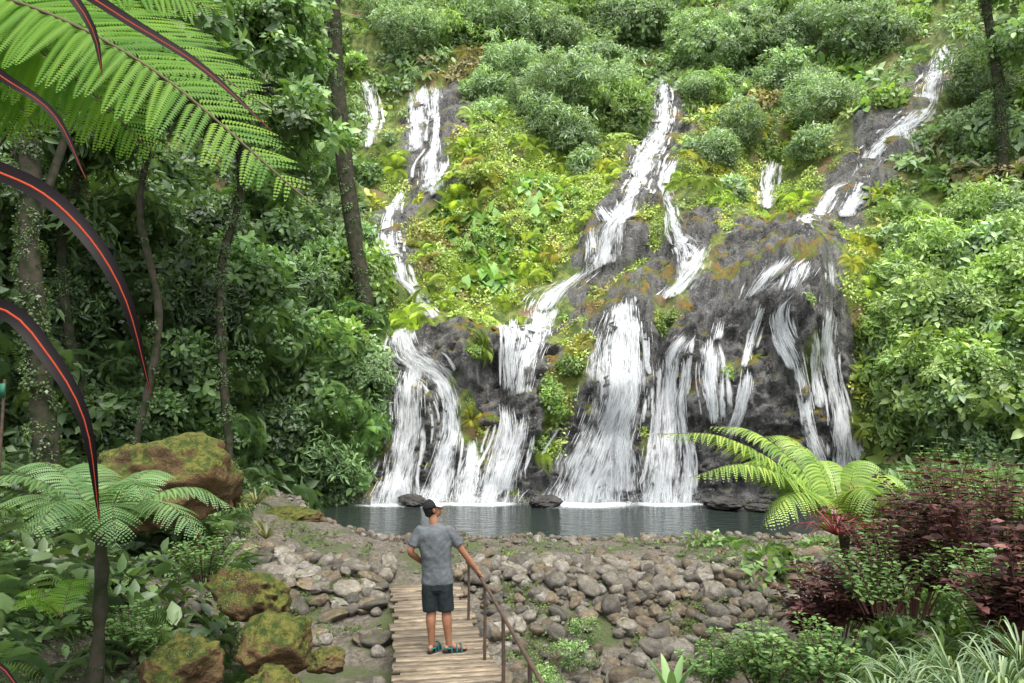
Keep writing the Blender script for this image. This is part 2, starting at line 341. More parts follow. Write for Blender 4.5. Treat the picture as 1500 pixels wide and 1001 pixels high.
# ------------------------------------------------------------------ waterfalls
falls=[
 [ [(593,482,24),(603,510,50),(625,535,74),(650,560,42),(662,620,34),(655,670,44),(645,718,66),(640,738,90)],
   [(612,530,44),(602,570,48),(598,640,54),(588,700,62),(575,738,96)] ],
 [ [(690,640,18),(690,680,34),(688,738,54)], [(742,598,34),(740,640,46),(728,690,58),(718,738,80)],[(765,608,18),(758,660,26),(735,720,34)] ],
 [ [(790,458,62),(775,490,54),(770,530,46),(765,580,36)], [(728,475,18),(742,520,22),(752,572,26)],[(750,470,18),(752,500,20),(757,560,18)] ],
 [ [(918,450,44),(912,490,66),(905,540,86),(898,600,96),(880,660,112),(865,705,138),(858,738,168)], [(930,470,22),(925,560,42),(912,640,48),(905,720,68)] ],
 [ [(1006,488,26),(992,520,44),(982,570,48),(972,640,44),(975,700,58),(975,738,86)], [(963,530,16),(958,600,22),(956,680,24),(950,738,34)], [(1005,520,18),(1000,600,20),(1004,680,24),(1004,738,36)] ],
 [ [(1036,500,26),(1040,550,30),(1046,620,24)], [(1095,540,16),(1088,590,18),(1070,640,18)],[(1060,470,16),(1050,500,18)],[(1140,462,22),(1146,500,22),(1160,540,18)],
   [(1165,430,22),(1142,470,26),(1166,520,26),(1176,570,26),(1188,640,26),(1205,695,32),(1212,738,48)], [(1210,448,44),(1206,500,40),(1214,560,32),(1228,630,34),(1240,700,38),(1246,738,50)],[(1120,450,12),(1100,500,14),(1090,540,14)],[(1190,470,12),(1192,520,14),(1200,600,14)] ],
 [ [(1150,378,72),(1128,405,60),(1105,440,36)], [(1208,378,28),(1212,425,24)],[(1180,380,36),(1165,425,26)] ],
 [ [(588,290,14),(572,340,30),(584,400,22),(606,436,18),(634,470,24)],[(566,335,12),(574,385,16)] ],
 [ [(624,128,24),(612,180,26),(608,226,24)], [(643,128,14),(642,200,12),(634,250,34),(640,290,28)],[(652,240,16),(645,275,20)],[(606,150,10),(604,190,12)] ],
 [ [(541,120,18),(546,170,20),(549,216,18)] ],
 [ [(970,112,12),(972,160,24),(966,200,34),(940,245,40),(924,290,34),(902,335,56),(886,395,62)], [(850,408,72),(815,432,72),(795,460,60)],[(880,300,16),(895,330,18)],[(905,300,20),(915,350,24)],[(870,340,14),(872,385,16)] ],
 [ [(988,238,14),(970,280,14),(985,320,16),(996,360,22),(1012,392,46),(990,432,50)], [(1035,365,26),(1020,395,24)],[(1075,350,24),(1060,355,16)] ],
 [ [(1130,240,16),(1122,280,22),(1118,316,24)] ],
 [ [(1378,72,18),(1362,125,32),(1335,170,38),(1290,220,40),(1262,260,32),(1240,322,28)], [(1322,175,18),(1324,215,18)], [(1250,262,18),(1215,295,22),(1180,335,24)] ],
]
M_water,nt,out=newmat('falling_water')
uvn=N(nt,'ShaderNodeTexCoord').outputs['UV']
def mapped(sx,sy):
    q=N(nt,'ShaderNodeMapping'); q.inputs['Scale'].default_value=(sx,sy,1); nt.links.new(uvn,q.inputs[0]); return q.outputs[0]
a1=noise(nt,1,3,mapped(9,.7),.6); a2=noise(nt,1,4,mapped(40,2.4),.75); a3=noise(nt,1,3,mapped(3.4,1.1),.6)
al=math_(nt,'ADD',math_(nt,'MULTIPLY',a1,.45),math_(nt,'MULTIPLY',a2,.55)); al=math_(nt,'ADD',al,math_(nt,'MULTIPLY_ADD',a3,1.0,-.50))
ed=attr(nt,'lv').outputs['Fac']
al=math_(nt,'ADD',al,math_(nt,'MULTIPLY_ADD',ed,.46,-.345)); al=mrange(nt,al,.34,.70,0,.93)
df=N(nt,'ShaderNodeBsdfDiffuse'); nt.links.new(mixc(nt,mrange(nt,a2,.35,.58),(.52,.55,.57),(.82,.84,.85)),df.inputs[0])
tl=N(nt,'ShaderNodeBsdfTranslucent'); tl.inputs[0].default_value=(.75,.78,.8,1)
m1=N(nt,'ShaderNodeMixShader'); m1.inputs[0].default_value=.3; nt.links.new(df.outputs[0],m1.inputs[1]); nt.links.new(tl.outputs[0],m1.inputs[2])
tp=N(nt,'ShaderNodeBsdfTransparent'); m2=N(nt,'ShaderNodeMixShader'); nt.links.new(al,m2.inputs[0]); nt.links.new(tp.outputs[0],m2.inputs[1]); nt.links.new(m1.outputs[0],m2.inputs[2]); nt.links.new(m2.outputs[0],out.inputs[0])
M_foam=simple('white_water',(.74,.77,.78),.5,.3)
fall_pts=[]; fall_w=[]; foot=[]
def spacing(uv):
    a=gs(uv+np.array([1.,0]),G)-gs(uv-np.array([1.,0]),G); return np.linalg.norm(a,axis=-1)/2
def ribbon(A,c,q,K,layers,u0):
    n=len(c); t=np.linspace(-1,1,K); sp=spacing(c[:,:2]); sp=np.convolve(np.pad(sp,4,mode='edge'),np.ones(9)/9,'valid')
    for layer,(off,wf,en) in enumerate(layers):
        uv=np.zeros((n,K,2)); uv[...,0]=c[:,0,None]+t[None]*(c[:,2]*.5*wf/sp)[:,None]; uv[...,1]=c[:,1,None]
        Pw=gs(uv,Wf); nw=gs(uv,Nw)
        Pw=Pw+nw*off
        ends=np.minimum(1,np.minimum(np.arange(n)/3.,(n-1-np.arange(n))/2.+.6))
        e=(np.clip(1-np.abs(t),0,1)**.5)[None]*ends[:,None]*en
        UV=np.stack([np.broadcast_to(t*1.,(n,K))*c[:,2,None]*.5+u0+layer*11,np.broadcast_to(q[:,None],(n,K))],-1)
        idx=np.arange(n*K).reshape(n,K); Fa=np.stack([idx[:-1,:-1],idx[:-1,1:],idx[1:,1:],idx[1:,:-1]],-1).reshape(-1,4)
        A.add(Pw.reshape(-1,3),Fa,e.ravel(),UV.reshape(-1,2))
for fi,grp in enumerate(falls):
    A=Acc(); S=Acc()
    for path in grp:
        ctl=[]
        for (x,y,w) in path:
            h=hit(x,min(y,733))
            if h is None: continue
            P=gs(np.array(h),G); d=P[1]
            if y>733: h=(h[0],h[1]-3)
            ctl.append((h[0],h[1],w*d/F))
        if len(ctl)<2: continue
        c=catmull(np.array(ctl),14)
        W3=gs(c[:,:2],Wf); s=np.concatenate([[0],np.cumsum(np.linalg.norm(np.diff(W3,axis=0),axis=1))])
        n=max(4,int(s[-1]/.14)); q=np.linspace(0,s[-1],n); c=np.stack([np.interp(q,s,c[:,i]) for i in range(3)],1)
        j=fbm(np.stack([q*.5,np.full(n,fi*7.1+len(S.V)),q*0],1),1)
        c[:,0]+=j*.10*c[:,2]/spacing(c[:,:2]).mean()
        fall_pts.append(gs(c[:,:2],G)); fall_w.append(c[:,2].copy())
        if path[-1][1]>733: foot.append((gs(c[-1:,:2],G)[0],c[-1,2]))
        cw=c.copy(); cw[:,2]*=1+.22*fbm(np.stack([q*.8,np.full(n,fi*3.3+9),q*0],1),1)
        ribbon(A,cw,q,17,((.07,1.25,1.0),(.16,.85,.88)),fi*3.7+len(S.V)*.37)
        for k in range(int(1+s[-1]*.8)):
            l=rng.uniform(.8,2.8); a0=rng.uniform(0,max(.1,s[-1]-l)); sel=(q>=a0)&(q<=a0+l)
            if sel.sum()<5: continue
            c2=c[sel].copy(); sd_=rng.choice([-1,1]); wob=fbm(np.stack([q[sel]*.9,np.full(sel.sum(),k*5.+fi),q[sel]*0],1),1)
            c2[:,0]+=(sd_*(.50+.34*rng.random())*c2[:,2]+.10*wob)/spacing(c2[:,:2]).mean(); c2[:,2]=rng.uniform(.10,.32)
            ribbon(A,c2,q[sel],5,((.08,1,1.05),),rng.uniform(0,90))
        ns=int(s[-1]*np.mean(c[:,2])*34)+10; spm=spacing(c[:,:2]).mean()
        for k in range(ns):
            l=rng.uniform(.12,.8); s0=rng.uniform(0,max(.1,s[-1]-l*.5)); qq=np.linspace(s0,min(s[-1],s0+l),5)
            off=np.clip(rng.normal()*.55,-1.4,1.4); cc=np.stack([np.interp(qq,q,c[:,i]) for i in range(3)],1)
            wd=rng.uniform(.003,.009)*np.array([.15,.9,1,.8,.15]); wob=rng.normal()*.05; lift=rng.uniform(.10,.20)
            V=[]
            for sg in (-1,1):
                uv=cc[:,:2].copy(); uv[:,0]+=(off*cc[:,2]*.5+wob+sg*wd)/spm
                V.append(gs(uv,Wf)+gs(uv,Nw)*lift)
            V=np.concatenate(V); S.add(V,[[i,i+1,i+6,i+5] for i in range(4)],.5)
    e=empty('waterfall'); obj('water_sheet',A.mesh('water_sheet',True),M_water,e); obj('water_strands',S.mesh('water_strands'),M_foam,e)
FP=np.concatenate(fall_pts); FW=np.concatenate(fall_w)
kd=KDTree(len(FP)); [kd.insert(tuple(p_),i) for i,p_ in enumerate(FP)]; kd.balance()
def near_fall(P,f=.55,m=.12):
    o=np.zeros(len(P),bool)
    for i,p_ in enumerate(P):
        _,j,d=kd.find(tuple(p_))
        if d<FW[j]*f+m: o[i]=True
    return o
# ------------------------------------------------------------------ ground
BX=lambda y:-.60-.172*(y-7.56)
def ground(x,y):
    P=np.stack([x,y,np.zeros_like(x)],1)
    z=.02+fbm(P*.35,3)*.10+fbm(P*1.5,3)*.05
    lft=BX(y)-x; rgt=x-BX(y)
    z=z-.55*sm(12.8-y,0.2,2.2)*(1-sm(lft,2.0,4.2))*sm(y,1.5,4.5)
    z=z-.65*sm(13.2-y,0,5)*sm(rgt,.2,1.6)*(1-sm(x,2.6,4.4))*sm(y,2,5)
    z=z+.55*sm(-x,2.6,6)+1.0*sm(-x,5.5,11)
    z=z+.35*sm(x,3.0,5.5)*(1-sm(y,12,15))+.9*sm(x,7.6,11.5)+ .9*sm(x,1.6,3.2)*(1-sm(y,3.5,6.5))
    z=z+1.1*(1-sm(y,.3,4.2))*(1-.5*sm(x,1.6,3.2))
    wob=fbm(P*.5+5,3)*.35
    s=np.minimum(y-16.3,np.minimum((x+2.6+(y-16.5)*.95)*.7,(7.0+(y-16.5)*.72-x)*.8))+wob
    z=z*(1-sm(s,-.5,.5))-1.0*sm(s,-.2,1.3)
    far=np.maximum(np.abs(x)-40,0)+np.maximum(-10-y,0); z=z+far*.15
    return z
def grd1(x,y): return float(ground(np.array([x],float),np.array([y],float))[0])
xs=np.concatenate([np.linspace(-150,-22,20),np.linspace(-21,-9,80),np.linspace(-8.9,8.9,330),np.linspace(9,21,80),np.linspace(22,150,20)])
ys=np.concatenate([np.linspace(-150,-8,16),np.linspace(-7,3,40),np.linspace(3.08,20,300),np.linspace(20.2,34,60),np.linspace(36,180,20)])
X,Y=np.meshgrid(xs,ys); zz=ground(X.ravel(),Y.ravel()); idx=np.arange(X.size).reshape(X.shape)
GF=np.stack([idx[:-1,:-1],idx[:-1,1:],idx[1:,1:],idx[1:,:-1]],-1).reshape(-1,4)
M_ground,nt,out=newmat('ground_dirt'); p=N(nt,'ShaderNodeBsdfPrincipled'); pos=geo_pos(nt)
n1=noise(nt,.9,4,pos); n2=noise(nt,16,5,pos,.75); n3=noise(nt,3,4,pos)
c=mixc(nt,mrange(nt,n2,.35,.68),(.06,.05,.037),(.21,.185,.145)); c=mixc(nt,mrange(nt,n3,.5,.68,0,.7),c,(.085,.068,.046))
c=mixc(nt,mrange(nt,math_(nt,'MULTIPLY_ADD',n2,.25,n1),.60,.70,0,.85),c,(.06,.085,.022))
nt.links.new(c,p.inputs['Base Color']); p.inputs['Roughness'].default_value=.9
vo=N(nt,'ShaderNodeTexVoronoi'); vo.inputs['Scale'].default_value=13; nt.links.new(pos,vo.inputs['Vector'])
nt.links.new(bump(nt,math_(nt,'SUBTRACT',n2,math_(nt,'MULTIPLY',vo.outputs['Distance'],.6)),.9,.05),p.inputs['Normal']); nt.links.new(p.outputs[0],out.inputs[0])
obj('ground',mesh('ground',np.stack([X.ravel(),Y.ravel(),zz],1),GF,True),M_ground)
WZ=-.22
x_=np.linspace(-8.5,14,260); y_=np.linspace(15.3,27.5,150); X,Y=np.meshgrid(x_,y_)
fo=np.zeros(X.size)
for (P,w) in foot:
    d=np.sqrt((X.ravel()-P[0])**2+((Y.ravel()-P[1]+.35)*1.3)**2); fo=np.maximum(fo,np.exp(-(d/(w*.45+.28))**2))
idx=np.arange(X.size).reshape(X.shape); PF=np.stack([idx[:-1,:-1],idx[:-1,1:],idx[1:,1:],idx[1:,:-1]],-1).reshape(-1,4)
M_pool,nt,out=newmat('pool_water'); p=N(nt,'ShaderNodeBsdfPrincipled'); pos=geo_pos(nt)
mp=N(nt,'ShaderNodeMapping'); mp.inputs['Scale'].default_value=(1,2.2,1); nt.links.new(pos,mp.inputs[0])
n1=noise(nt,2.6,4,mp.outputs[0],.6); n2=noise(nt,9,4,pos,.7)
fm=mrange(nt,math_(nt,'ADD',attr(nt,'foam').outputs['Fac'],math_(nt,'MULTIPLY_ADD',n2,1.0,-.5)),.30,.85)
nt.links.new(mixc(nt,fm,(.022,.03,.026),(.60,.63,.63)),p.inputs['Base Color']); nt.links.new(mrange(nt,fm,0,1,.05,.5),p.inputs['Roughness'])
p.inputs['Specular IOR Level'].default_value=.24
nt.links.new(bump(nt,n1,.8,.16),p.inputs['Normal']); nt.links.new(p.outputs[0],out.inputs[0])
obj('pool_water',mesh('pool',np.stack([X.ravel(),Y.ravel(),np.full(X.size,WZ)],1),PF,True,{'foam':fo}),M_pool)
S=Acc()
for (P,w) in foot:
    n=int(420*w)+160; q=np.stack([P[0]+rng.normal(size=n)*w*.45,P[1]-.28-np.abs(rng.normal(size=n))*.3,WZ+np.abs(rng.normal(size=n))*.20],1)
    a=rng.normal(size=(n,3)); b=rng.normal(size=(n,3)); sz=rng.uniform(.006,.022,n); V,Fa,lv=place(SV,SF,q,a,b,sz,sz,rng.random(n)); S.add(V,Fa,lv)
obj('waterfall_splash',S.mesh('splash'),M_foam)
# ------------------------------------------------------------------ boulders & stones
def boulder_mesh(seed,sub=4,rough=.35,cuts=11):
    bpy.ops.mesh.primitive_ico_sphere_add(subdivisions=sub,radius=1); o=bpy.context.object; me=o.data; n=len(me.vertices)
    co=np.zeros(n*3,np.float32); me.vertices.foreach_get('co',co); co=co.reshape(-1,3)
    d=nrm(co); g=np.random.default_rng(seed)
    r=np.ones(n)
    for k in range(cuts):
        pn=nrm(g.normal(size=3)); h=g.uniform(.66,.94); dd=d@pn; r=np.minimum(r,np.where(dd>.05,h/np.maximum(dd,.05),9))
    r=r*(1+rough*.35*fbm(d*1.6+seed*3.1,3)+(.10 if sub>3 else .04)*fbm(d*5+seed,4))
    co=d*r[:,None]; me.vertices.foreach_set('co',co.astype(np.float32).ravel()); me.polygons.foreach_set('use_smooth',np.ones(len(me.polygons),bool)); me.update()
    bpy.data.objects.remove(o); return me
def boulder(name,x,y,z,sx,sy,sz,seed,mat,rot=0):
    me=boulder_mesh(seed,5); o=obj(name,me,mat); o.location=(x,y,z); o.scale=(sx,sy,sz); o.rotation_euler=(0,0,rot); return o
bl=[(240,712,12,1.2,1.1,.82,3),(362,872,9.0,.34,.78,.34,4),(405,950,7.9,.5,.42,.34,5),(268,975,7.4,.36,.38,.32,6),(420,760,17,.8,.8,.25,7),(395,1015,6.8,.4,.35,.22,15),(480,968,7.9,.22,.2,.14,16)]
bpos=[]
for (x,y,d,sx,sy,sz,sd) in bl:
    P=at(x,y,d); boulder('mossy_boulder',P[0],P[1],P[2],sx,sy,sz,sd,M_boulder,sd); bpos.append((P,sx,sy,sz))
for (x,y,d,sx,sy,sz,sd) in [(603,734,23.8,.6,.4,.2,21),(800,736,23.6,.6,.5,.22,26),(1060,737,22.9,.75,.5,.24,24),(1110,744,22.4,.4,.4,.13,25)]:
    P=at(x,y,d); boulder('pool_boulder',P[0],P[1],P[2],sx,sy,sz,sd,M_wetrock,sd)
st=[boulder_mesh(40+i,3,.3,8) for i in range(8)]
for s_ in st: s_.materials.append(M_stone)
C_st=collection('stones',st)
def stones(name,fx,n,smin,smax,seed,pw=2.5,lift=.25,flat=1.):
    g=np.random.default_rng(seed)
    X=fx(g,n); z=ground(X[:,0],X[:,1]); s=smin+(smax-smin)*g.random(len(X))**pw
    sc3=s[:,None]*np.stack([g.uniform(.8,1.4,len(X)),g.uniform(.8,1.2,len(X)),g.uniform(.55,.95,len(X))*flat],1)
    P=np.stack([X[:,0],X[:,1],z+s*lift*flat],1)
    rot=np.stack([g.normal(size=len(X))*.4*flat,g.normal(size=len(X))*.4*flat,g.random(len(X))*6.28],1)
    t=g.choice(4,len(X),p=[.3,.30,.20,.20]); pal=np.array([(.80,.78,.75),(.72,.60,.46),(.42,.41,.40),(1.2,1.17,1.1)]); ti=pal[t]*g.uniform(.5,1.1,(len(X),1))
    return scatter(name,P,rot,sc3,ti,g.integers(0,8,len(X)),C_st)
def area_right(g,n):
    y=g.uniform(7.2,13.4,n); x=BX(y)+.72+g.random(n)*(5.6+(y-8)*.3); P=np.stack([x,y,y*0],1); k=fbm(P*.9+3,3)>-.32; return P[k][:,:2]
def area_left(g,n):
    y=g.uniform(6.5,12.6,n); x=BX(y)-.72-g.random(n)**1.2*2.7; P=np.stack([x,y,y*0],1); k=fbm(P*.9+8,3)>-.3; return P[k][:,:2]
def area_shore(g,n):
    x=g.uniform(-7,7,n); y=np.where(x>-2.6,16.05,16.1+(-2.6-x)/.95)+g.normal(size=n)*.22; return np.stack([x,y],1)
def area_dam(g,n):
    x=g.uniform(-4.6,5.8,n); y=12.75+g.normal(size=n)*.28+.25*np.sin(x*1.3); k=np.abs(x-BX(y))>.55; return np.stack([x,y],1)[k]
def area_path(g,n):
    return np.stack([g.uniform(-6,7,n),g.uniform(12.5,16,n)],1)
stones('rubble_stones',area_right,5200,.015,.13,1,1.9,.5); stones('rubble_cobbles',area_right,380,.10,.22,6,2,.45); stones('streambed_stones',area_left,900,.02,.14,2,2,.4); stones('flat_stones',area_left,200,.12,.26,7,1.6,.35,.5); stones('shore_stones',area_shore,520,.03,.13,3); stones('stacked_stone_wall',area_dam,760,.05,.17,4,1.6,.8)
stones('path_pebbles',area_path,1100,.01,.06,5)
# ------------------------------------------------------------------ foliage on the cliff
def pick(g,n,ids): return g.choice(ids,n)
g=np.random.default_rng(5)
PT=[];NR=[];SC=[];TI=[];PI=[]
def put(P,n,s,t,pid):
    PT.append(P);NR.append(n);SC.append(np.broadcast_to(s,len(P)));TI.append(np.broadcast_to(t,(len(P),3)));PI.append(pid)
n=58000
uu=g.random(n)*(NU-2); vv=g.random(n)*(NV-2); uv=np.stack([uu,vv],1)
P=gs(uv,G); nn_=nrm(gs(uv,Nn)); ar=spacing(uv)*np.linalg.norm(gs(uv+[0,1.],G)-gs(uv,G),axis=1)
px,py,zf=proj(P)
ok=(px>-150)&(px<1650)&(py>-90)&(py<760)&(zf>4)&(P[:,2]>-.1)&(g.random(n)<ar/np.percentile(ar,70))
P=P[ok];nn_=nn_[ok];uv=uv[ok];px=px[ok];py=py[ok];zf=zf[ok]
rk=gs(uv,RM[...,None])[:,0]; ok=(rk<.45); P=P[ok];nn_=nn_[ok];px=px[ok];py=py[ok];zf=zf[ok]
m=len(P)
nz=fbm(P*.35,3); nz2=fbm(P*.9+30,3); nz3=fbm(P*.5+70,3)
bright=np.array([.41,.53,.11]); mid=np.array([.25,.39,.10]); dark=np.array([.10,.18,.06]); cool_haze=np.array([.30,.44,.215]); yel=np.array([.50,.47,.10]); brn=np.array([.38,.25,.13])  # upper-slope haze is painted into the leaf colour: paler, cooler green
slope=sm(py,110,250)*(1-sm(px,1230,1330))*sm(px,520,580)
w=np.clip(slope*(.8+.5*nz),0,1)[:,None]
base=np.where(nz[:,None]>0,cool_haze,mid)
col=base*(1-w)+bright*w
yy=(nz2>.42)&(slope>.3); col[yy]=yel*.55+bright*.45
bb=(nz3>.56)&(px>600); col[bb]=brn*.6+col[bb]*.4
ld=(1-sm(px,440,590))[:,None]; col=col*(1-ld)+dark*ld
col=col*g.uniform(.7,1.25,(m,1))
r=g.random(m)
pid=np.where(r<.45,pick(g,m,SMALL),np.where(r<.72,pick(g,m,BROAD),np.where(r<.86,pick(g,m,LONG),pick(g,m,FERN))))
sl=slope>.5; pid=np.where(sl&(r<.86),pick(g,m,FINE),pid)
up=np.array([0,0,1.])
nor=nrm(nn_*np.where(sl,1.,.7)[:,None]+up*np.where(sl,.3,.5)[:,None]+g.normal(size=(m,3))*.2)
s=np.where(sl,g.uniform(.7,1.35,m),g.uniform(.9,1.6,m))
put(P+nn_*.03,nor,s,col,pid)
tp_=[(770,300,60,45),(735,380,40,40),(700,345,30,30),(1230,80,50,30),(1250,120,30,40),(660,320,25,25),(715,415,30,20)]
for (a,b,rx,ry) in tp_:
    for k in range(20):
        h=hit(a+g.normal()*rx*.5,b+g.normal()*ry*.5)
        if h is None: continue
        h=np.array([h]); put(gs(h,G)+.1,nrm(gs(h,Nn)+up),g.uniform(.5,.95,1),np.array([[.16,.32,.08]])*g.uniform(.8,1.4),np.array([TARO]))
def bush(c,n,r,tint,ids,sc_,dens=4.6,flat=.8,lump=.45):
    k=int(4*math.pi*r*r*.62*dens/ (sc_*sc_)); 
    d=nrm(g.normal(size=(k*2,3))); d=d[(d@n)>-.25][:k]
    rr=r*(.62+.46*g.random(len(d)))*(1+lump*fbm(d*2.0+c,3))
    P=c+d*rr[:,None]*np.array([1,1,flat]); 
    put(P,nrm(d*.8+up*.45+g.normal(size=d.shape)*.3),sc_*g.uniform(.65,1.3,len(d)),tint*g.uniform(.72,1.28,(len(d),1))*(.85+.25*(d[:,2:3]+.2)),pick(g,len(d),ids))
def bush_px(x,y,rp,tint,ids,sc_=1.,lift=.25,dens=4.6,flat=.8):
    h=hit(x,y)
    if h is None: return
    h=np.array(h); P=gs(h,G); n=nrm(gs(h,Nn)); r=rp*P[1]/F
    if near_fall(P[None],.5,r*.95)[0]: r*=.5
    if near_fall(P[None],.5,r*.95)[0]: return
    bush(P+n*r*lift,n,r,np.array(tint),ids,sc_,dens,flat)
key=[(830,140,62),(800,190,42),(880,110,45),(1050,85,60),(1000,60,40),(1040,230,34),(1080,190,40),(1066,285,24),(700,50,50),(760,40,45),(900,40,50),(1170,60,60),(1200,160,46),(1150,130,45),(1190,225,30),
 (600,60,50),(570,30,40),(860,245,26),(840,205,36),(740,110,46),(715,175,28),(1250,60,50),(1300,60,36),(1450,120,60),(1440,200,46),(1340,370,34),(1380,390,56),(1440,330,55),(1320,420,38),(1300,490,32),(1350,470,60),(1430,470,60),(1312,560,34),(1345,560,56),(1420,570,70),(1480,430,60),(1305,625,18),(1335,640,28),(920,165,22)]
for (x,y,r) in key:
    t=cool_haze*1.0 if y<300 else np.array([.29,.43,.13]); bush_px(x,y,r,t*g.uniform(.82,1.15),BROAD+SMALL if g.random()<.6 else LONG+(0,),.85,flat=g.uniform(.7,1.1))
for k in range(165):
    x=g.uniform(-60,1560); y=g.uniform(-60,240) if k<105 else g.uniform(300,650)
    if y>300 and 540<x<1290: x=g.uniform(1300,1540)
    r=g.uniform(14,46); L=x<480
    t=(dark*g.uniform(.8,1.6)) if L else (cool_haze*g.uniform(.7,1.15) if g.random()<.6 else mid*g.uniform(.75,1.4))
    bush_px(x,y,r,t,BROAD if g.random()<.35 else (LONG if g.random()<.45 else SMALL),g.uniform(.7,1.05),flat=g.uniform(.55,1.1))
for k in range(30):
    x=g.uniform(560,1230); y=g.uniform(230,460); h=hit(x,y)
    if h is None or gs(np.array([h]),RM[...,None])[0,0]>.3: continue
    bush_px(x,y,g.uniform(10,20),bright*g.uniform(.75,1.05) if g.random()<.6 else mid*1.2,(0,1,10,2),.65,lift=.05)
for (a,b,rx,ry) in veg_spots:
    for k in range(3): bush_px(a+g.normal()*rx*.35,b+g.normal()*ry*.45,min(rx,ry)*.65,np.array([.25,.40,.09])*g.uniform(.7,1.1),(0,1,2),.5)
for (x,y,r) in [(520,560,44),(470,520,50),(530,640,36),(480,610,46),(430,580,50),(380,500,56),(440,440,52),(350,420,56),(520,480,40),(300,460,50),(420,370,44),(500,680,34),(450,670,40),(540,600,20),(540,530,18),(330,560,48),(270,580,44),(400,640,40),(210,610,44),(525,705,18),(330,640,36),(250,520,44),(180,540,40),(532,450,18),(480,400,40),(540,400,14),(532,350,22),(380,300,46),(450,250,40),(532,260,18),(120,600,40),(60,560,44),(100,480,46),(200,450,46),(300,340,50),(200,340,50)]:
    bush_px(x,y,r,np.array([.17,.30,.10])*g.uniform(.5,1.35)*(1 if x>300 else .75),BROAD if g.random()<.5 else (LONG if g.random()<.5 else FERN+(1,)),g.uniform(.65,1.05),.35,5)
cat=lambda L:np.concatenate(L)
allP=cat(PT); ok=~near_fall(allP,.52,.20)
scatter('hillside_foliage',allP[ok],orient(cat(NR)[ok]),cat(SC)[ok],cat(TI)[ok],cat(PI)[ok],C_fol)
def reset():
    for L in (PT,NR,SC,TI,PI): L.clear()
reset()
m=1500; x=g.uniform(-15,-2.2,m); y=g.uniform(6.5,21,m); keep=(x<BX(y)-2.1)&(x<-3.3-.35*(y-9))|(x<-5.2-.12*(y-9)); x=x[keep];y=y[keep];m=len(x)
z=ground(x,y); put(np.stack([x,y,z+.05],1),nrm(up+g.normal(size=(m,3))*.25),g.uniform(.4,.95,m),np.array([.10,.175,.055])*g.uniform(.5,1.5,(m,1)),np.where(g.random(m)<.5,pick(g,m,FERN),np.where(g.random(m)<.35,pick(g,m,BROAD),pick(g,m,SMALL))))
def lowgreen(n,x0,x1,y0,y1,thr,tint,ids,s0,s1,seed):
    gg_=np.random.default_rng(seed); x=gg_.uniform(x0,x1,n); y=gg_.uniform(y0,y1,n); P=np.stack([x,y,x*0],1); k=(fbm(P*.7+seed,3)>thr)&(np.abs(x-BX(y))>.9); x=x[k];y=y[k]; m=len(x)
    put(np.stack([x,y,ground(x,y)+.06],1),nrm(up+gg_.normal(size=(m,3))*.2),gg_.uniform(s0,s1,m),np.array(tint)*gg_.uniform(.6,1.4,(m,1)),pick(gg_,m,ids))
lowgreen(3000,-.2,6,7.5,14,.08,(.15,.21,.06),(10,GRASS,10),.12,.42,11)
lowgreen(1500,-5.5,-1.5,6.5,16,.12,(.12,.18,.05),(10,GRASS,10),.12,.4,12)
lowgreen(200,-2,7,13.4,16.0,.1,(.15,.22,.06),(GRASS,10),.15,.4,13)
lowgreen(1200,3.4,10,4,15,-.3,(.14,.24,.06),(0,2,4,7,GRASS),.4,.9,14)
lowgreen(900,7.0,13,13,22,-.6,(.13,.22,.07),(0,2,4,7),.6,1.1,15)
for (P,sx,sy,sz) in bpos[:4]:
    k=30; d=nrm(np.abs(g.normal(size=(k,3)))*[1,1,1.2]*np.stack([g.choice([-1,1],k),g.choice([-1,1],k),np.ones(k)],1)); put(P+d*np.array([sx,sy,sz])*.86,d,g.uniform(.08,.22,k),np.array([.12,.17,.04])*g.uniform(.6,1.2,(k,1)),pick(g,k,(10,)))
for (x,y,d,r) in [(835,885,10.6,24),(860,860,11.2,18),(800,910,10,20),(1340,720,14,50),(1440,700,12,60),(1480,760,9,60),(1400,790,10,50),(1290,800,10,36),(1230,830,9.6,30),(1120,925,8,30),(1080,960,7.6,26),(1480,860,6.5,60),(1300,700,17,30),(1360,930,5.6,40),(1250,930,6.4,36),(1170,990,6.4,30)]:
    P=at(x,y,d); P[2]=min(P[2],grd1(P[0],P[1])+r*d/F*1.3); bush(P,nrm(nrm(CAM-P)+up*.5),r*d/F,np.array([.16,.27,.08])*g.uniform(.6,1.3),(0,2,3,10) if x>900 else (10,0),.42 if x>900 else .24,5.)
scatter('undergrowth',cat(PT),orient(cat(NR)),cat(SC),cat(TI),cat(PI),C_fol)
# ------------------------------------------------------------------ trees
def tube(A,pts,rad,k=10,lv=.5,wob=0):
    pts=np.asarray(pts,float); n=len(pts); t=nrm(np.gradient(pts,axis=0)); ref=np.array([0,1.,0]) if abs(t[0,1])<.8 else np.array([1.,0,0])
    x=nrm(np.cross(t,ref)); y=np.cross(t,x); a=np.linspace(0,2*np.pi,k,endpoint=False)
    rad=np.broadcast_to(np.asarray(rad,float),n)
    V=pts[:,None]+rad[:,None,None]*(np.cos(a)[None,:,None]*x[:,None]+np.sin(a)[None,:,None]*y[:,None])
    if wob: V=V+wob*fbm(V.reshape(-1,3)*3,3).reshape(n,k,1)*(V-pts[:,None])
    i=np.arange(n*k).reshape(n,k); Fa=np.stack([i[:-1],np.roll(i[:-1],-1,1),np.roll(i[1:],-1,1),i[1:]],-1).reshape(-1,4)
    A.add(V.reshape(-1,3),Fa,lv)
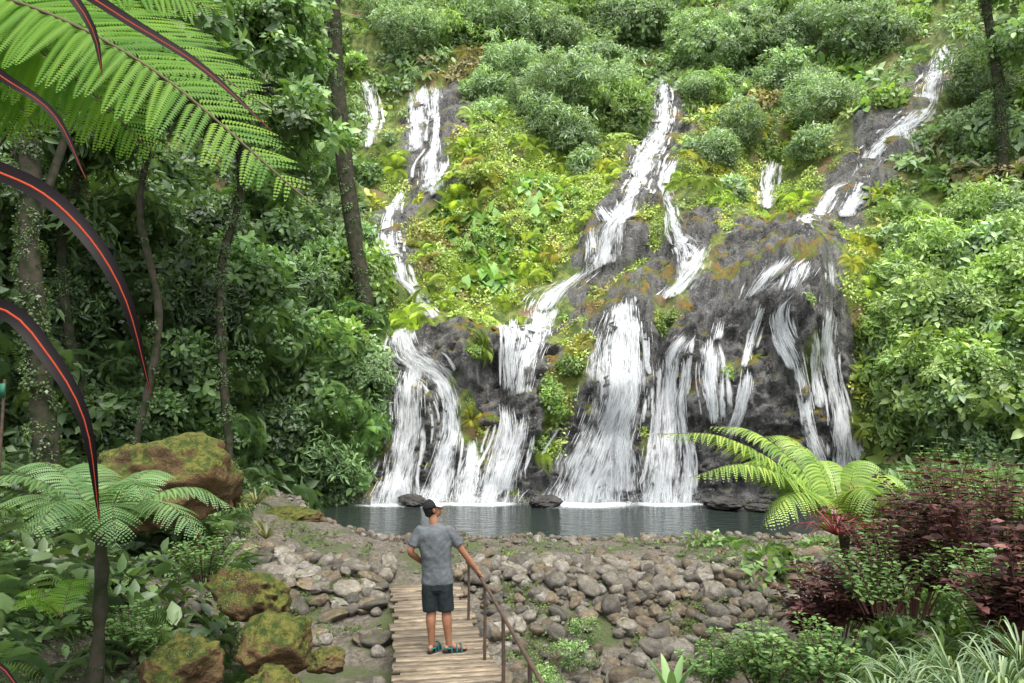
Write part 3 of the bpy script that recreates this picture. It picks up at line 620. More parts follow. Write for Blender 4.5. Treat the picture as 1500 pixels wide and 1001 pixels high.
def tree(name,pts,r0,r1,crowns,tint,ids=BROAD,vines=0,sc_=1.05):
    e=empty(name); A=Acc(); c=catmull(np.array(pts),10); n=len(c); rad=np.linspace(r0,r1,n); rad[0]*=1.5; rad[1]*=1.2
    tube(A,c,rad,14,wob=.25)
    reset()
    for (cx,cy,cz,r) in crowns:
        cc=np.array([cx,cy,cz]); k=int(n*g.uniform(.55,.98)); s_=c[min(k,n-1)]; mid_=(s_+cc)/2+np.array([0,0,.3*r]); q=catmull(np.array([s_,mid_,cc]),6); tube(A,q,np.linspace(r1*.7,.03,len(q)),6)
        for j in range(6):
            sub=cc+nrm(g.normal(size=3))*r*.75*np.array([1,1,.6]); q=catmull(np.array([mid_,(mid_+sub)/2+g.normal(size=3)*.15,sub]),3); tube(A,q,np.linspace(.05,.015,len(q)),5)
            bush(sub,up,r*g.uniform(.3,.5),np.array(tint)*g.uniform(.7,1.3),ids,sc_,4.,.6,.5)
    if vines:
        j=g.integers(2,n-1,vines); th=g.random(vines)*6.28; dd=np.stack([np.cos(th),np.sin(th),0*th],1); put(c[j]+dd*rad[j][:,None]*.8+g.normal(size=(vines,3))*[.03,.03,.15],nrm(dd+up*.2),g.uniform(.2,.5,vines),np.array([.09,.15,.045])*g.uniform(.5,1.2,(vines,1)),pick(g,vines,SMALL))
    obj('trunk_and_limbs',A.mesh('trunk',True),M_bark,e)
    if PT: scatter('leaves',cat(PT),orient(cat(NR)),cat(SC),cat(TI),cat(PI),C_fol,e)
    return e
def ctr(px_,py_,d,r): P=at(px_,py_,d); return (P[0],P[1],P[2],r)
def gbase(px_,d,py_=640): P=at(px_,py_,d); return np.array([P[0],P[1],min(grd1(P[0],P[1]),P[2])-.25])
def cbase(px_,py_): P=gs(np.array(hit(px_,py_)),G); return P
Pb=cbase(540,490); d1=Pb[1]-.6
tree('jungle_tree',[at(540,520,d1),at(532,430,d1),at(506,250,d1),at(490,60,d1),at(488,-200,d1),at(500,-450,d1)],.30,.24,[ctr(420,-190,d1-1,2.8),ctr(340,-60,d1-2,2.0),ctr(430,0,d1-1,1.4)],(.15,.27,.09),BROAD+SMALL,420)
tree('jungle_tree',[gbase(85,12.5),at(62,600,12.3),at(45,400,12),at(42,150,12),at(30,-200,12)],.19,.13,[ctr(60,-60,12,1.6),ctr(180,20,13.5,1.4),ctr(250,90,15,1.3)],(.13,.24,.075),BROAD,260)
tree('jungle_tree',[gbase(180,15.5),at(232,480,15.8),at(205,300,16),at(238,120,16),at(225,-100,16)],.085,.05,[ctr(200,40,16,1.7),ctr(320,130,17,1.5),ctr(120,180,16,1.3)],(.11,.20,.065),LONG,60)
tree('jungle_tree',[gbase(345,18.2),at(322,420,18.2),at(352,250,18.2),at(300,-50,18.2)],.10,.07,[ctr(330,80,18.5,1.9),ctr(420,190,19,1.4),ctr(400,70,19,1.7)],(.16,.28,.09),BROAD+SMALL,160)
tree('jungle_tree',[gbase(140,17.5),at(90,380,17),at(125,200,17),at(100,-100,17)],.12,.07,[ctr(60,200,17,1.7),ctr(0,320,16,1.4),ctr(100,0,17,1.8)],(.10,.18,.06),LONG,90)
Pb=cbase(1470,250); d7=Pb[1]
tree('jungle_tree',[Pb-[0,0,.4],at(1462,120,d7),at(1430,-80,d7)],.22,.15,[ctr(1470,-30,d7,1.8),ctr(1530,60,d7-1,1.8),ctr(1430,-90,d7,1.6)],(.24,.38,.15),BROAD+SMALL,260)
# ------------------------------------------------------------------ detailed fern fronds
M_stem=simple('fern_stem',(.09,.07,.03),.7)
def frond(A,R,curve,Lp,npairs,npn,upd=(0,0,1),droop=.25,start=.12,wid=.30):
    upd=np.array(upd,float)
    c,L=resample(catmull(np.array(curve),12),60); tan=nrm(np.gradient(c,axis=0))
    tube(R,c,np.linspace(.010,.003,60)*max(.6,L/2.2),6)
    ts=np.linspace(start,.985,npairs)
    for t in ts:
        i=min(58,int(t*59)); p_=c[i]; tn=tan[i]; sd=nrm(np.cross(tn,upd))
        u=(t-start)/(1-start); pl=Lp*(min(1,.45+u*2.2))*max(0,1-u**2.2)**.8+.02
        for sg in (-1,1):
            dr=nrm(sd*sg+tn*(.30+.5*u)+rng.normal(size=3)*.045); m=max(4,int(npn*pl/Lp)); q=np.linspace(.04,1,m)
            pp=p_+dr*(q*pl)[:,None]+np.array([0,0,-1])*(droop*pl*q*q)[:,None]
            pt=nrm(np.gradient(pp,axis=0)); nl=nrm(np.cross(pt,tn)*sg*1.0); 
            nl=np.where((nl@upd)[:,None]<0,-nl,nl)
            side=nrm(np.cross(nl,pt)); sl_=wid*pl*.5*(1-q**1.8)**.7+.006; w_=pl/m*1.02
            lv=.5+.3*rng.normal()
            for s2 in (-1,1):
                V,Fa,l_=place(SV,SF,pp,side*s2+pt*.35+np.array([0,0,-.08]),nl,sl_,w_,np.full(m,np.clip(lv,0,1))); A.add(V,Fa,l_)
M_fernTop=leaf_mat('tree_fern_leaf_bright',(.16,.32,.035),.55,.55,.012,.25)
M_fernL=leaf_mat('tree_fern_leaf',(.17,.30,.11),.3,.5,.03,.3)
M_fernR=leaf_mat('fern_leaf_yellow_green',(.27,.41,.08),.35,.5,.03,.3)
def fern_tree(name,base,crown,mat,fr,Lp,npairs,npn,r=.07,wid=.3,droop=.25,upd=(0,0,1)):
    e=empty(name); A=Acc();R=Acc()
    for f_ in fr: frond(A,R,f_,Lp,npairs,npn,wid=wid,droop=droop,upd=upd)
    if base is not None: 
        T=Acc(); b=np.array(base);c=np.array(crown); tube(T,catmull(np.array([b-[0,0,.2],b*.5+c*.5+[.03,0,0],c]),12),np.linspace(r*1.3,r,25),12,wob=.6); obj('trunk',T.mesh('trunk',True),M_bark,e)
    obj('fronds',A.mesh('fronds'),mat,e); obj('rachis',R.mesh('rachis',True),M_stem,e); return e
def arc(a,b,h,n=4):
    a=np.array(a);b=np.array(b); t=np.linspace(0,1,n)[:,None]; return a*(1-t)+b*t+np.array([0,0,1.])*(h*4*t*(1-t))
cr=at(-230,-20,4.6)
fr=[arc(cr,at(458,300,4.0),.42),arc(cr,at(405,165,4.6),.35),arc(cr,at(330,20,5.0),.25),arc(cr,at(235,235,4.9),.30),arc(cr,at(60,200,5.2),.3),arc(cr,at(-250,350,5.2),.4),arc(cr,at(-600,100,5.),.5),arc(cr,at(150,-160,5.5),.3),arc(cr,at(-100,-300,6.5),.4)]
tb=np.array([cr[0]-.1,cr[1]+.1,grd1(cr[0],cr[1])]); fern_tree('tree_fern',tb,cr,M_fernTop,fr,.58,38,32,.09,upd=(.1,-.75,.65),droop=.14)
cr=at(150,790,7.2); tb=np.array([cr[0]-.05,cr[1],grd1(cr[0],cr[1])-.3])
ends=[(-60,720,6.4),(20,690,7.6),(120,690,8.4),(250,705,8.3),(345,745,7.4),(300,790,6.4),(170,800,6.0),(40,790,5.9),(-20,760,8),(215,735,6.3)]
fern_tree('tree_fern',tb,cr,M_fernL,[arc(cr,at(*q),.33) for q in ends],.33,24,18,.06,droop=.35)
cr=at(90,905,6.6); fern_tree('fern',None,None,M_fernTop,[arc(cr,at(20,890,6.2),.1),arc(cr,at(115,850,7),.12),arc(cr,at(30,870,7),.12)],.16,18,10)
cr=at(1235,775,9.6); tb=np.array([cr[0]+.05,cr[1],grd1(cr[0],cr[1])-.3])
ends=[(962,636,9.2),(1040,625,10.2),(1120,640,10.6),(1010,700,8.8),(1150,660,10.2),(1200,690,10.4),(1275,690,10),(1330,720,9.6),(1120,770,8.8),(1290,760,8.8),(1060,690,9.8)]
fern_tree('tree_fern',tb,cr,M_fernR,[arc(cr,at(*q),.42) for q in ends],.42,28,18,.06,droop=.55)
# ------------------------------------------------------------------ strap-leaved plants
def strap(A,R,curve,wmax,fold=.25,upd=(0,0,1),ribw=.13,n=34):
    c,L=resample(catmull(np.array(curve),12),n); tan=nrm(np.gradient(c,axis=0)); s=nrm(np.cross(tan,np.array(upd,float))); nl=np.cross(s,tan)
    t=np.linspace(0,1,n); w=wmax*.5*np.minimum(1,.55+t*2)*(1-t**3.0)**.9+.0005
    V=np.concatenate([c-s*w[:,None]+nl*(w*fold)[:,None],c,c+s*w[:,None]+nl*(w*fold)[:,None]])
    i=np.arange(n-1); Fa=np.concatenate([np.stack([i,i+1,i+1+n,i+n],1),np.stack([i+n,i+1+n,i+1+2*n,i+2*n],1)]); A.add(V,Fa,rng.random())
    if R is not None: tube(R,c,np.maximum(w*ribw,.0004),6)
M_dark=leaf_mat('maroon_black_leaf',(.006,.0035,.004),.04,.5,.008,.3)
M_red=simple('red_midrib',(.30,.045,.02),.8,.1)
e=empty('red_ribbed_cordyline'); A=Acc();R=Acc()
hub=at(-330,330,1.25); hub2=at(-260,60,1.5)
def lf(pts,w,ups=(.3,-1,.5)): strap(A,R,pts,w,upd=ups)
lf([hub,at(-120,235,1.2),at(20,262,1.15),at(110,325,1.12),at(180,430,1.12),at(221,576,1.15)],.040)
lf([hub,at(-130,440,1.1),at(0,452,1.05),at(70,520,1.03),at(125,620,1.03),at(146,765,1.05)],.036)
lf([hub2,at(-90,60,1.4),at(10,118,1.3),at(80,170,1.3),at(126,262,1.3)],.030)
lf([at(-200,-300,1.5),at(60,-60,1.35),at(170,20,1.3),at(290,95,1.3),at(396,190,1.3)],.038)
lf([at(-200,-300,1.5),at(20,-110,1.35),at(105,-5,1.3),at(138,50,1.3),at(150,112,1.3)],.044)
lf([hub,at(-180,800,1.0),at(-60,930,1.0),at(10,985,1.0),at(45,1040,1.0)],.03)
obj('leaves',A.mesh('leaves',True),M_dark,e); obj('midribs',R.mesh('midribs',True),M_red,e)
A=Acc(); g0=at(-420,900,1.4); tube(A,catmull(np.array([[g0[0],g0[1],grd1(g0[0],g0[1])-.1],hub+[-.05,0,-.3],hub,hub2,at(-200,-300,1.5)]),8),.02,8); obj('stem',A.mesh('stem',True),M_bark,e)
def rosette(name,c,nl,L,w,mat,lift=(.3,1.2),seed=1,droop=.8):
    q=np.random.default_rng(seed); A=Acc()
    for k in range(nl):
        az=q.random()*6.283; el=q.uniform(*lift); l=L*q.uniform(.6,1.1); h=np.array([math.cos(az)*math.cos(el),math.sin(az)*math.cos(el),math.sin(el)])
        strap(A,None,[c,c+h*l*.4,c+h*l*.75+[0,0,-droop*l*.12],c+h*l+[0,0,-droop*l*.42]],w,n=12)
    o=obj(name,A.mesh(name),mat); return o
M_pink=leaf_mat('cordyline_red_leaf',(.22,.05,.05),.3,.4,.04,.5)
M_spider=leaf_mat('variegated_grass_leaf',(.09,.17,.06),.3,.5,.02,.5,(.22,.29,.17))
rosette('red_cordyline',at(1225,785,8.6),46,.62,.03,M_pink,seed=3)
rosette('red_cordyline',at(1265,745,9.4),30,.5,.03,M_pink,seed=4)
for k,(x,y,d) in enumerate([(885,812,14.0),(1055,812,14.0)]): rosette('red_cordyline',at(x,y,d),16,.2,.02,M_pink,seed=10+k)
for k,(x,y,d,L) in enumerate([(1340,1020,4.6,.5),(1400,1005,4.2,.5),(1470,1020,3.8,.5),(1300,1060,4.0,.45),(1420,1060,3.6,.45),(1500,980,4.6,.5)]): rosette('spider_plant',at(x,y,d),80,L,.012,M_spider,seed=20+k,droop=1.2)
M_olive=leaf_mat('olive_strap_leaf',(.17,.18,.06),.3)
for k,(x,y,d) in enumerate([(375,740,13),(390,790,11),(345,745,12.6)]): rosette('strap_leaf_plant',at(x,y,d),34,.5,.03,M_olive,seed=30+k)
A=Acc(); c=at(985,1030,6.2)
for az in np.linspace(0,6.28,8): 
    h=np.array([math.cos(az)*.5,math.sin(az)*.5,.85]); strap(A,None,[c,c+h*.18,c+h*.32,c+h*.42+[0,0,-.03]],.09,n=12)
obj('broad_leaf_lily',A.mesh('lily',True),M_fernL)
M_coleus=leaf_mat('coleus_leaf',(.05,.017,.022),.25,.5,.02,.7,(.14,.07,.055))
M_cst=simple('coleus_stem',(.12,.05,.045),.6)
def shrub(name,P,H,spread,ns,seed,mat,ll=.085,first=.25):
    q=np.random.default_rng(seed); e=empty(name); A=Acc();R=Acc(); P=np.array(P)
    for k in range(ns):
        az=q.random()*6.283; rr=spread*q.random()**.6; top=P+np.array([math.cos(az)*rr,math.sin(az)*rr,H*q.uniform(.6,1.05)*(1-.25*(rr/spread)**2)]); b=P+np.array([math.cos(az),math.sin(az),0])*rr*.25
        c,_=resample(catmull(np.array([b,b*.5+top*.5+[0,0,.1*H],top]),6),16); tube(R,c,np.linspace(.008,.003,16),5)
        for i in range(int(16*first),16):
            u=i/15; a0=q.random()*6.28
            m=3 if i<15 else 6; a_=a0+np.arange(m)*6.283/m; d=np.stack([np.cos(a_),np.sin(a_),np.full(m,.25-.4*(1-u))],1)
            sz=ll*q.uniform(.6,1.2,m)*(1.1-.35*u); V,Fa,lv=place(LV,LF,np.repeat(c[i:i+1],m,0)+d*.02,d,np.tile(up,(m,1))+q.normal(size=(m,3))*.3,sz,sz*.55,np.clip(q.random(m)*.7+.3*(q.random()>.8),0,1)); A.add(V,Fa,lv)
    obj('stems',R.mesh('stems',True),M_cst,e); obj('leaves',A.mesh('leaves'),mat,e)
for k,(x,y,d,H,s,n_) in enumerate([(1330,900,7.2,1.1,.75,30),(1450,880,6.6,1.3,.75,32),(1230,930,7.6,.75,.6,22),(1400,820,8.6,1.15,.85,28),(1500,960,5.2,.8,.5,24),(1300,830,8.8,.8,.6,18),(1180,940,7.8,.55,.5,16)]):
    shrub('coleus_shrub',at(x,y,d),H,s,n_,50+k,M_coleus,.13,.4)
M_gsh=leaf_mat('green_shrub_leaf',(.15,.26,.08),.3,.45,.03,.5)
for k,(x,y,d,H,s,n_) in enumerate([(1120,1010,7.0,.6,.5,24),(1210,1010,6.4,.6,.5,24),(1460,940,5.6,.7,.5,24),(190,960,8,.5,.4,20),(300,850,9.5,.7,.6,20),(1040,1000,7.4,.35,.4,16),(1390,760,9.5,1.0,.7,26),(1480,820,7.5,1.1,.6,26),(1290,900,6.9,.8,.6,22)]):
    shrub('leafy_shrub',at(x,y,d),H,s,n_,80+k,M_gsh)
# ------------------------------------------------------------------ bridge
M_wood,nt,out=newmat('weathered_plank'); p=N(nt,'ShaderNodeBsdfPrincipled'); tc=N(nt,'ShaderNodeTexCoord').outputs['UV']
mp=N(nt,'ShaderNodeMapping'); mp.inputs['Scale'].default_value=(3,26,1); nt.links.new(tc,mp.inputs[0])
n1=noise(nt,1.5,6,mp.outputs[0],.65); n2=noise(nt,4,4,geo_pos(nt)); lv=attr(nt,'lv').outputs['Fac']
c=mixc(nt,mrange(nt,n1,.35,.65),(.12,.095,.065),(.38,.32,.24)); c=mixc(nt,mrange(nt,n2,.5,.68,0,.55),c,(.17,.14,.09)); c=mixc(nt,1.,c,mixc(nt,lv,(.55,.53,.5),(1.1,1.05,.98)),'MULTIPLY')
nt.links.new(c,p.inputs['Base Color']); p.inputs['Roughness'].default_value=.85; nt.links.new(bump(nt,n1,.6,.01),p.inputs['Normal']); nt.links.new(p.outputs[0],out.inputs[0])
br=empty('wooden_footbridge'); A=Acc(); y=4.4; dirb=nrm(np.array([-.172,1,0])); sdb=np.array([dirb[1],-dirb[0],0])
def box(A,c,ax,ay,az,hx,hy,hz,lv=.5,jit=0):
    V=[];U=[]
    for a in (-1,1):
        for b in (-1,1):
            for d in (-1,1): V.append(c+ax*hx*a+ay*hy*b+az*hz*d+rng.normal(size=3)*jit); U.append((a*hx+lv*9,b*hy+lv*5))
    A.add(np.array(V),[[0,1,3,2],[4,6,7,5],[0,4,5,1],[2,3,7,6],[0,2,6,4],[1,5,7,3]],lv,np.array(U))
while y<12.35:
    w=rng.uniform(.10,.19); c=np.array([BX(y+w/2),y+w/2,-.02+rng.normal()*.004]); an=rng.normal()*.02; ax=nrm(sdb+dirb*an); ay=nrm(np.cross(up,ax)); hl=.53+rng.normal()*.03
    box(A,c+ax*rng.normal()*.025,ax,ay,nrm(up+ax*rng.normal()*.008+ay*rng.normal()*.02),hl,w/2-.006,.018,rng.random(),.005); y+=w+rng.uniform(.002,.016)
obj('deck_planks',A.mesh('deck'),M_wood,br)
A=Acc()
for off in (-.42,0,.42):
    a=np.array([BX(4.4),4.4,-.11])+sdb*off; b=np.array([BX(12.4),12.4,-.11])+sdb*off; box(A,(a+b)/2,sdb,dirb,up,.05,np.linalg.norm(b-a)/2,.062,.2)
obj('bearer_beams',A.mesh('beams'),M_wood,br)
M_iron=simple('rusty_iron_rail',(.06,.045,.035),.6,.4,12,(.10,.06,.04),.3)
A=Acc(); RX=lambda y:BX(y)+.47
tube(A,[[RX(y),y,z] for y,z in ((10.45,.70),(10.2,.73),(9.5,.79),(8.9,.82),(8,.83),(7,.83),(6,.83),(4.5,.83))],.019,10)
for y in (10.2,8.6,7.3,6.0,4.8): tube(A,[[RX(y),y,-.04],[RX(y)+.005,y,.4],[RX(y),y,.82 if y<9 else .725]],.018,8)
obj('handrail',A.mesh('rail',True),M_iron,br)
e=empty('trail_sign'); A=Acc(); P=at(6,572,10); tube(A,[[P[0],P[1],grd1(P[0],P[1])-.1],[P[0],P[1],P[2]+.15]],.02,8); obj('post',A.mesh('post',True),M_iron,e)
A=Acc(); box(A,P+np.array([-.01,-.03,0]),np.array([1,0,0]),np.array([0,1.,0]),up,.04,.008,.09); obj('board',A.mesh('board'),simple('sign_green',(.02,.12,.07),.6),e)
# ------------------------------------------------------------------ man
M_skin=simple('skin',(.30,.145,.085),.5,.35,18,(.25,.115,.065))
M_shirt=simple('grey_shirt',(.12,.135,.143),.9,.1,9,(.09,.10,.108),.25)
M_short=simple('dark_shorts',(.014,.02,.022),.85,.15,10,(.022,.028,.03),.2)
M_black=simple('black_fabric',(.014,.014,.016),.8,.2); M_white=simple('white_fabric',(.70,.71,.73),.8,.2); M_hair=simple('hair',(.012,.010,.009),.7,.3)
M_teal=simple('teal_sandal',(.01,.16,.14),.6,.3,30,(.015,.06,.07)); 
man=empty('man',(-.80,8.86,0.0))
def etube(A,pts,rx,ry,ref=(0,1,0),k=20):
    pts=np.asarray(pts,float); n=len(pts); t=nrm(np.gradient(pts,axis=0)); x=nrm(np.cross(np.tile(np.array(ref,float),(n,1)),t)); y=np.cross(t,x)
    a=np.linspace(0,2*np.pi,k,endpoint=False); rx=np.broadcast_to(rx,n);ry=np.broadcast_to(ry,n)
    V=pts[:,None]+(rx[:,None]*np.cos(a)[None])[...,None]*x[:,None]+(ry[:,None]*np.sin(a)[None])[...,None]*y[:,None]
    V=np.concatenate([V.reshape(-1,3),pts[:1],pts[-1:]]); i=np.arange(n*k).reshape(n,k)
    Fa=np.stack([i[:-1],np.roll(i[:-1],-1,1),np.roll(i[1:],-1,1),i[1:]],-1).reshape(-1,4); A.add(V,Fa)
    j=np.arange(k); b=A.n-len(V)
    A.F.setdefault(3,[]).append(np.concatenate([np.stack([np.roll(j,-1),j,np.full(k,n*k)],1),np.stack([j+(n-1)*k,np.roll(j,-1)+(n-1)*k,np.full(k,n*k+1)],1)])+b)
def ball(A,c,r,M=None,k=16,m=12):
    th=np.linspace(0.001,np.pi-.001,m); ph=np.linspace(0,2*np.pi,k,endpoint=False)
    V=np.stack([np.sin(th)[:,None]*np.cos(ph),np.sin(th)[:,None]*np.sin(ph),np.cos(th)[:,None]*np.ones(k)],-1).reshape(-1,3)*np.array(r)
    if M is not None: V=V@np.array(M).T
    i=np.arange(m*k).reshape(m,k); Fa=np.stack([i[:-1],i[1:],np.roll(i[1:],-1,1),np.roll(i[:-1],-1,1)],-1).reshape(-1,4); A.add(V+np.array(c),Fa)
def limb(A,pts,r,sub=6,k=14,flat=1.,ref=(0,1,0)):
    q=catmull(np.column_stack([np.array(pts,float),np.array(r,float)]),sub)
    etube(A,q[:,:3],q[:,3],q[:,3]*flat,ref,k); ball(A,q[0,:3],(q[0,3]*flat,)*3); ball(A,q[-1,:3],(q[-1,3]*flat,)*3)
def solid(name,A,mat,vox,smooth=3,parent=man):
    o=obj(name,A.mesh(name),mat,parent); r=o.modifiers.new('r','REMESH'); r.mode='VOXEL'; r.voxel_size=vox; r.use_smooth_shade=True
    s=o.modifiers.new('s','SMOOTH'); s.iterations=smooth; s.factor=.5; return o
Bd=Acc(); hc=np.array([-.135,.02,1.625])
yaw=math.radians(20); pit=math.radians(14)
Hf=np.array([math.cos(yaw)*math.cos(pit),math.sin(yaw)*math.cos(pit),math.sin(pit)]); Hl=nrm(np.cross([0,0,1.],Hf)); Hu=np.cross(Hf,Hl); HM=np.stack([Hf,Hl,Hu],1)
hp=lambda x,y,z: hc+HM@np.array([x,y,z])
ball(Bd,hp(-.01,0,.02),(.095,.075,.095),HM); ball(Bd,hp(.03,0,-.045),(.062,.055,.06),HM); ball(Bd,hp(.065,0,-.075),(.026,.028,.022),HM)
limb(Bd,[hp(.083,0,.02),hp(.098,0,-.005),hp(.106,0,-.022)],[.009,.012,.013]); ball(Bd,hp(.09,0,-.05),(.012,.024,.007),HM); ball(Bd,hp(.089,0,-.061),(.011,.02,.007),HM)
for s_ in (-1,1): ball(Bd,hp(-.005,.078*s_,-.005),(.018,.009,.032),HM); ball(Bd,hp(.068,.03*s_,.03),(.02,.024,.008),HM)
limb(Bd,[(-.115,0,1.36),(-.118,.0,1.47),hp(-.02,0,-.05)],[.06,.054,.052])
etube(Bd,[(-.07,0,.78),(-.09,0,1.0),(-.10,0,1.2),(-.11,0,1.36),(-.112,0,1.42)],[.14,.13,.16,.15,.08],[.1,.095,.1,.09,.06])
limb(Bd,[(.075,0,1.375),(.15,.01,1.25),(.225,.02,1.135),(.30,.05,1.03),(.385,.075,.915)],[.055,.047,.04,.038,.026])
limb(Bd,[(.385,.075,.915),(.41,.085,.885),(.43,.09,.868)],[.026,.034,.03],flat=.6,ref=(.6,.0,.7))
ry_=8.86; 
for j,(dy,l) in enumerate(((.135,.9),(.112,1.0),(.09,1.0),(.066,.85))):
    xr=BX(ry_+dy)+.47+.80; zt=.84
    limb(Bd,[(.425,.085+(dy-.1)*.7,.872),(xr-.004,dy,zt+.014),(xr+.026*l,dy,zt-.002),(xr+.026*l,dy,zt-.028),(xr+.008,dy,zt-.043)],[.011,.0105,.0095,.009,.008],k=8)
limb(Bd,[(.40,.09,.885),(.395,.135,.862),(.398,.155,.835),(.408,.16,.812)],[.014,.012,.011,.009],k=8)
limb(Bd,[(-.295,0,1.375),(-.345,-.02,1.26),(-.385,-.04,1.15),(-.34,.04,1.075),(-.275,.12,1.0)],[.055,.047,.04,.037,.026])
limb(Bd,[(-.275,.12,1.0),(-.25,.145,.975),(-.225,.155,.955)],[.026,.034,.03],flat=.6)
for j in range(4): limb(Bd,[(-.225,.155,.965-.02*j),(-.19,.165-.004*j,.955-.02*j),(-.16,.155,.942-.02*j),(-.14,.138,.935-.02*j)],[.011,.0105,.009,.008],k=8)
limb(Bd,[(-.265,.13,.99),(-.245,.10,.975),(-.225,.075,.96)],[.013,.011,.009],k=8)
limb(Bd,[(-.155,0,.80),(-.15,.0,.62),(-.14,.005,.475),(-.142,-.02,.36),(-.135,-.012,.2),(-.13,-.005,.09)],[.085,.078,.058,.058,.043,.035])
limb(Bd,[(.01,0,.80),(.02,.0,.62),(.035,.005,.475),(.045,-.02,.36),(.06,-.012,.2),(.07,-.005,.09)],[.085,.078,.058,.058,.043,.035])
fl_=nrm(np.array([.35,.93,0])); fr_=nrm(np.array([.93,.36,0]))
Sh=Acc();So=Acc()
for c0,fd in ((np.array([-.13,-.005,0]),fl_),(np.array([.07,-.005,0]),fr_)):
    ref=np.cross(fd,up)
    limb(Bd,[c0+[0,0,.09],c0+fd*.05+[0,0,.065],c0+fd*.12+[0,0,.045],c0+fd*.165+[0,0,.036]],[.036,.036,.034,.026]); ball(Bd,c0-fd*.03+[0,0,.05],(.034,.034,.036))
    for j in range(5): limb(Bd,[c0+fd*.155+ref*(.03-.015*j)+[0,0,.035],c0+fd*(.195-.006*j)+ref*(.034-.016*j)+[0,0,.03]],[.011,.009],k=8)
    q=np.array([c0-fd*.075,c0-fd*.03,c0+fd*.04,c0+fd*.12,c0+fd*.18,c0+fd*.215])+[0,0,.014]; etube(So,catmull(q,4),catmull(np.array([[.015,0],[.037,0],[.035,0],[.047,0],[.042,0],[.014,0]]),4)[:,0],.013,(0,0,1))
    for t in (.02,.085,.14): 
        a=np.linspace(-.15,np.pi+.15,14); r=.048 if t>.05 else .044; tube(Sh,[c0+fd*t+ref*r*math.cos(x)+up*(.012+(.085 if t<.05 else .07)*math.sin(x)*(1.15 if t<.05 else 1)) for x in a],.011,8)
    a=np.linspace(-2.0,2.0,14); tube(Sh,[c0-fd*.045*math.cos(x)*1.2+ref*.045*math.sin(x)+up*.055 for x in a],.010,8)
solid('body',Bd,M_skin,.0055,2)
obj('sandal_soles',So.mesh('soles',True),M_black,man); obj('sandal_straps',Sh.mesh('straps',True),M_teal,man)
A=Acc(); q=catmull(np.array([(-.072,0,.775,.19,.125),(-.075,0,.86,.182,.125),(-.085,0,1.0,.172,.122),(-.095,.0,1.13,.183,.125),(-.103,0,1.25,.203,.125),(-.108,0,1.345,.205,.115),(-.11,0,1.405,.165,.09),(-.113,0,1.445,.09,.07),(-.115,0,1.465,.066,.062)],float),6)
w_=fbm(np.stack([q[:,2]*9,q[:,2]*0,q[:,2]*0],1),3); etube(A,q[:,:3]+np.stack([w_*.004,w_*.004,0*w_],1),q[:,3]*(1+.02*w_),q[:,4]*(1+.03*w_),k=32)
for p3,p4,p5 in (((.055,0,1.375),(.12,.006,1.30),(.178,.015,1.215)),((-.275,0,1.375),(-.325,-.012,1.30),(-.362,-.028,1.205))):
    limb(A,[p3,p4],[.07,.066]); etube(A,catmull(np.array([p3,p4,p5]),5),np.linspace(.066,.064,11),np.linspace(.07,.064,11))
o=solid('shirt',A,M_shirt,.009,3)
tex=bpy.data.textures.new('folds','CLOUDS'); tex.noise_scale=.09; dm=o.modifiers.new('d','DISPLACE'); dm.texture=tex; dm.strength=.022; dm.mid_level=.5
A=Acc(); etube(A,[(-.072,0,.85),(-.073,0,.80),(-.073,0,.72),(-.073,0,.68)],[.17,.178,.18,.165],[.12,.122,.12,.10],k=28)
etube(A,catmull(np.array([(-.155,0,.78),(-.155,0,.64),(-.148,.003,.47)],float),6),np.linspace(.098,.094,13),np.linspace(.115,.098,13),k=24)
etube(A,catmull(np.array([(.01,0,.78),(.018,0,.64),(.034,.003,.47)],float),6),np.linspace(.098,.094,13),np.linspace(.115,.098,13),k=24)
o=solid('shorts',A,M_short,.009,3); dm=o.modifiers.new('d','DISPLACE'); dm.texture=tex; dm.strength=.015
A=Acc(); ball(A,hp(-.022,0,.018),(.092,.081,.092),HM); ball(A,hp(-.05,0,-.035),(.055,.064,.045),HM); solid('hair',A,M_hair,.006,2)
th=np.linspace(0.01,math.pi*.5,12); ph=np.linspace(0,2*np.pi,32,endpoint=False)
V=np.stack([np.sin(th)[:,None]*np.cos(ph)*.106-.012,np.sin(th)[:,None]*np.sin(ph)*.09,np.cos(th)[:,None]*np.ones(32)*.095+.035],-1).reshape(-1,3)
V[:,2]+=.03*np.minimum(V[:,0],0)
i=np.arange(12*32).reshape(12,32); Fa=np.stack([i[:-1],i[1:],np.roll(i[1:],-1,1),np.roll(i[:-1],-1,1)],-1).reshape(-1,4)
V=V@HM.T+hc; cx=np.cos(ph)[None].repeat(11,0).ravel()
front=cx>.35
o=obj('cap_crown',mesh('cap_crown',V,Fa[~front],True),M_black,man); m_=o.modifiers.new('s','SOLIDIFY'); m_.thickness=.004
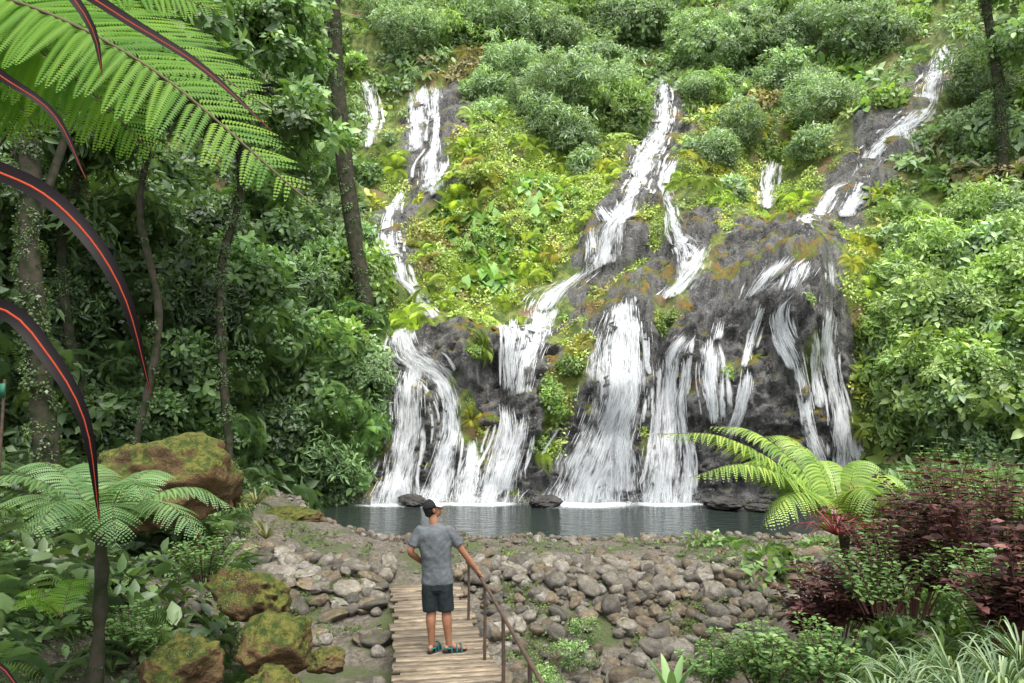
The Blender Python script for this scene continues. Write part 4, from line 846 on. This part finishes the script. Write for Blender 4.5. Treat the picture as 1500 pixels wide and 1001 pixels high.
o=obj('cap_front_panel',mesh('cap_front',V,Fa[front],True),M_white,man); m_=o.modifiers.new('s','SOLIDIFY'); m_.thickness=.005
a=np.linspace(-1.15,1.15,15); rr=np.linspace(0,1,5); V=[]
for r in rr:
    for x in a: V.append(hp(-.012+.106*math.cos(x)+r*.075*math.cos(x*.75),.09*math.sin(x)*(1-.1*r),.037-r*.012-.02*(math.sin(x)**2)*r))
i=np.arange(75).reshape(5,15); o=obj('cap_visor',mesh('visor',V,np.stack([i[:-1,:-1],i[:-1,1:],i[1:,1:],i[1:,:-1]],-1).reshape(-1,4),True),M_white,man); m_=o.modifiers.new('s','SOLIDIFY'); m_.thickness=.006
A=Acc(); 
for s_ in (-1,1): ball(A,hp(.077,.028*s_,.012),(.01,.013,.007),HM); limb(A,[hp(.086,.016*s_,.034),hp(.083,.042*s_,.034)],[.004,.003])
obj('eyes_and_brows',A.mesh('eyes',True),M_hair,man)
# ------------------------------------------------------------------ light: bright hazy daylight
EL=math.radians(66); AZ=math.radians(155)
w=bpy.data.worlds.new('World'); sc.world=w; w.use_nodes=True; nt=w.node_tree; bg=nt.nodes['Background']
sk=nt.nodes.new('ShaderNodeTexSky'); sk.sky_type='NISHITA'; sk.sun_disc=False; sk.sun_elevation=EL; sk.sun_rotation=AZ; sk.dust_density=4; sk.air_density=1.0
hs=nt.nodes.new('ShaderNodeHueSaturation'); hs.inputs['Saturation'].default_value=.35
nt.links.new(sk.outputs[0],hs.inputs['Color']); nt.links.new(hs.outputs[0],bg.inputs[0]); bg.inputs[1].default_value=.40
ld=bpy.data.lights.new('sun','SUN'); ld.energy=3.1; ld.angle=math.radians(30); ld.color=(1,.965,.90); lo=bpy.data.objects.new('sun',ld); sc.collection.objects.link(lo)
sd=Vector((math.sin(AZ)*math.cos(EL),math.cos(AZ)*math.cos(EL),math.sin(EL))); lo.rotation_euler=sd.to_track_quat('Z','Y').to_euler(); lo.location=sd*60
sc.view_settings.view_transform='Standard'; sc.view_settings.look='None'; sc.view_settings.exposure=0
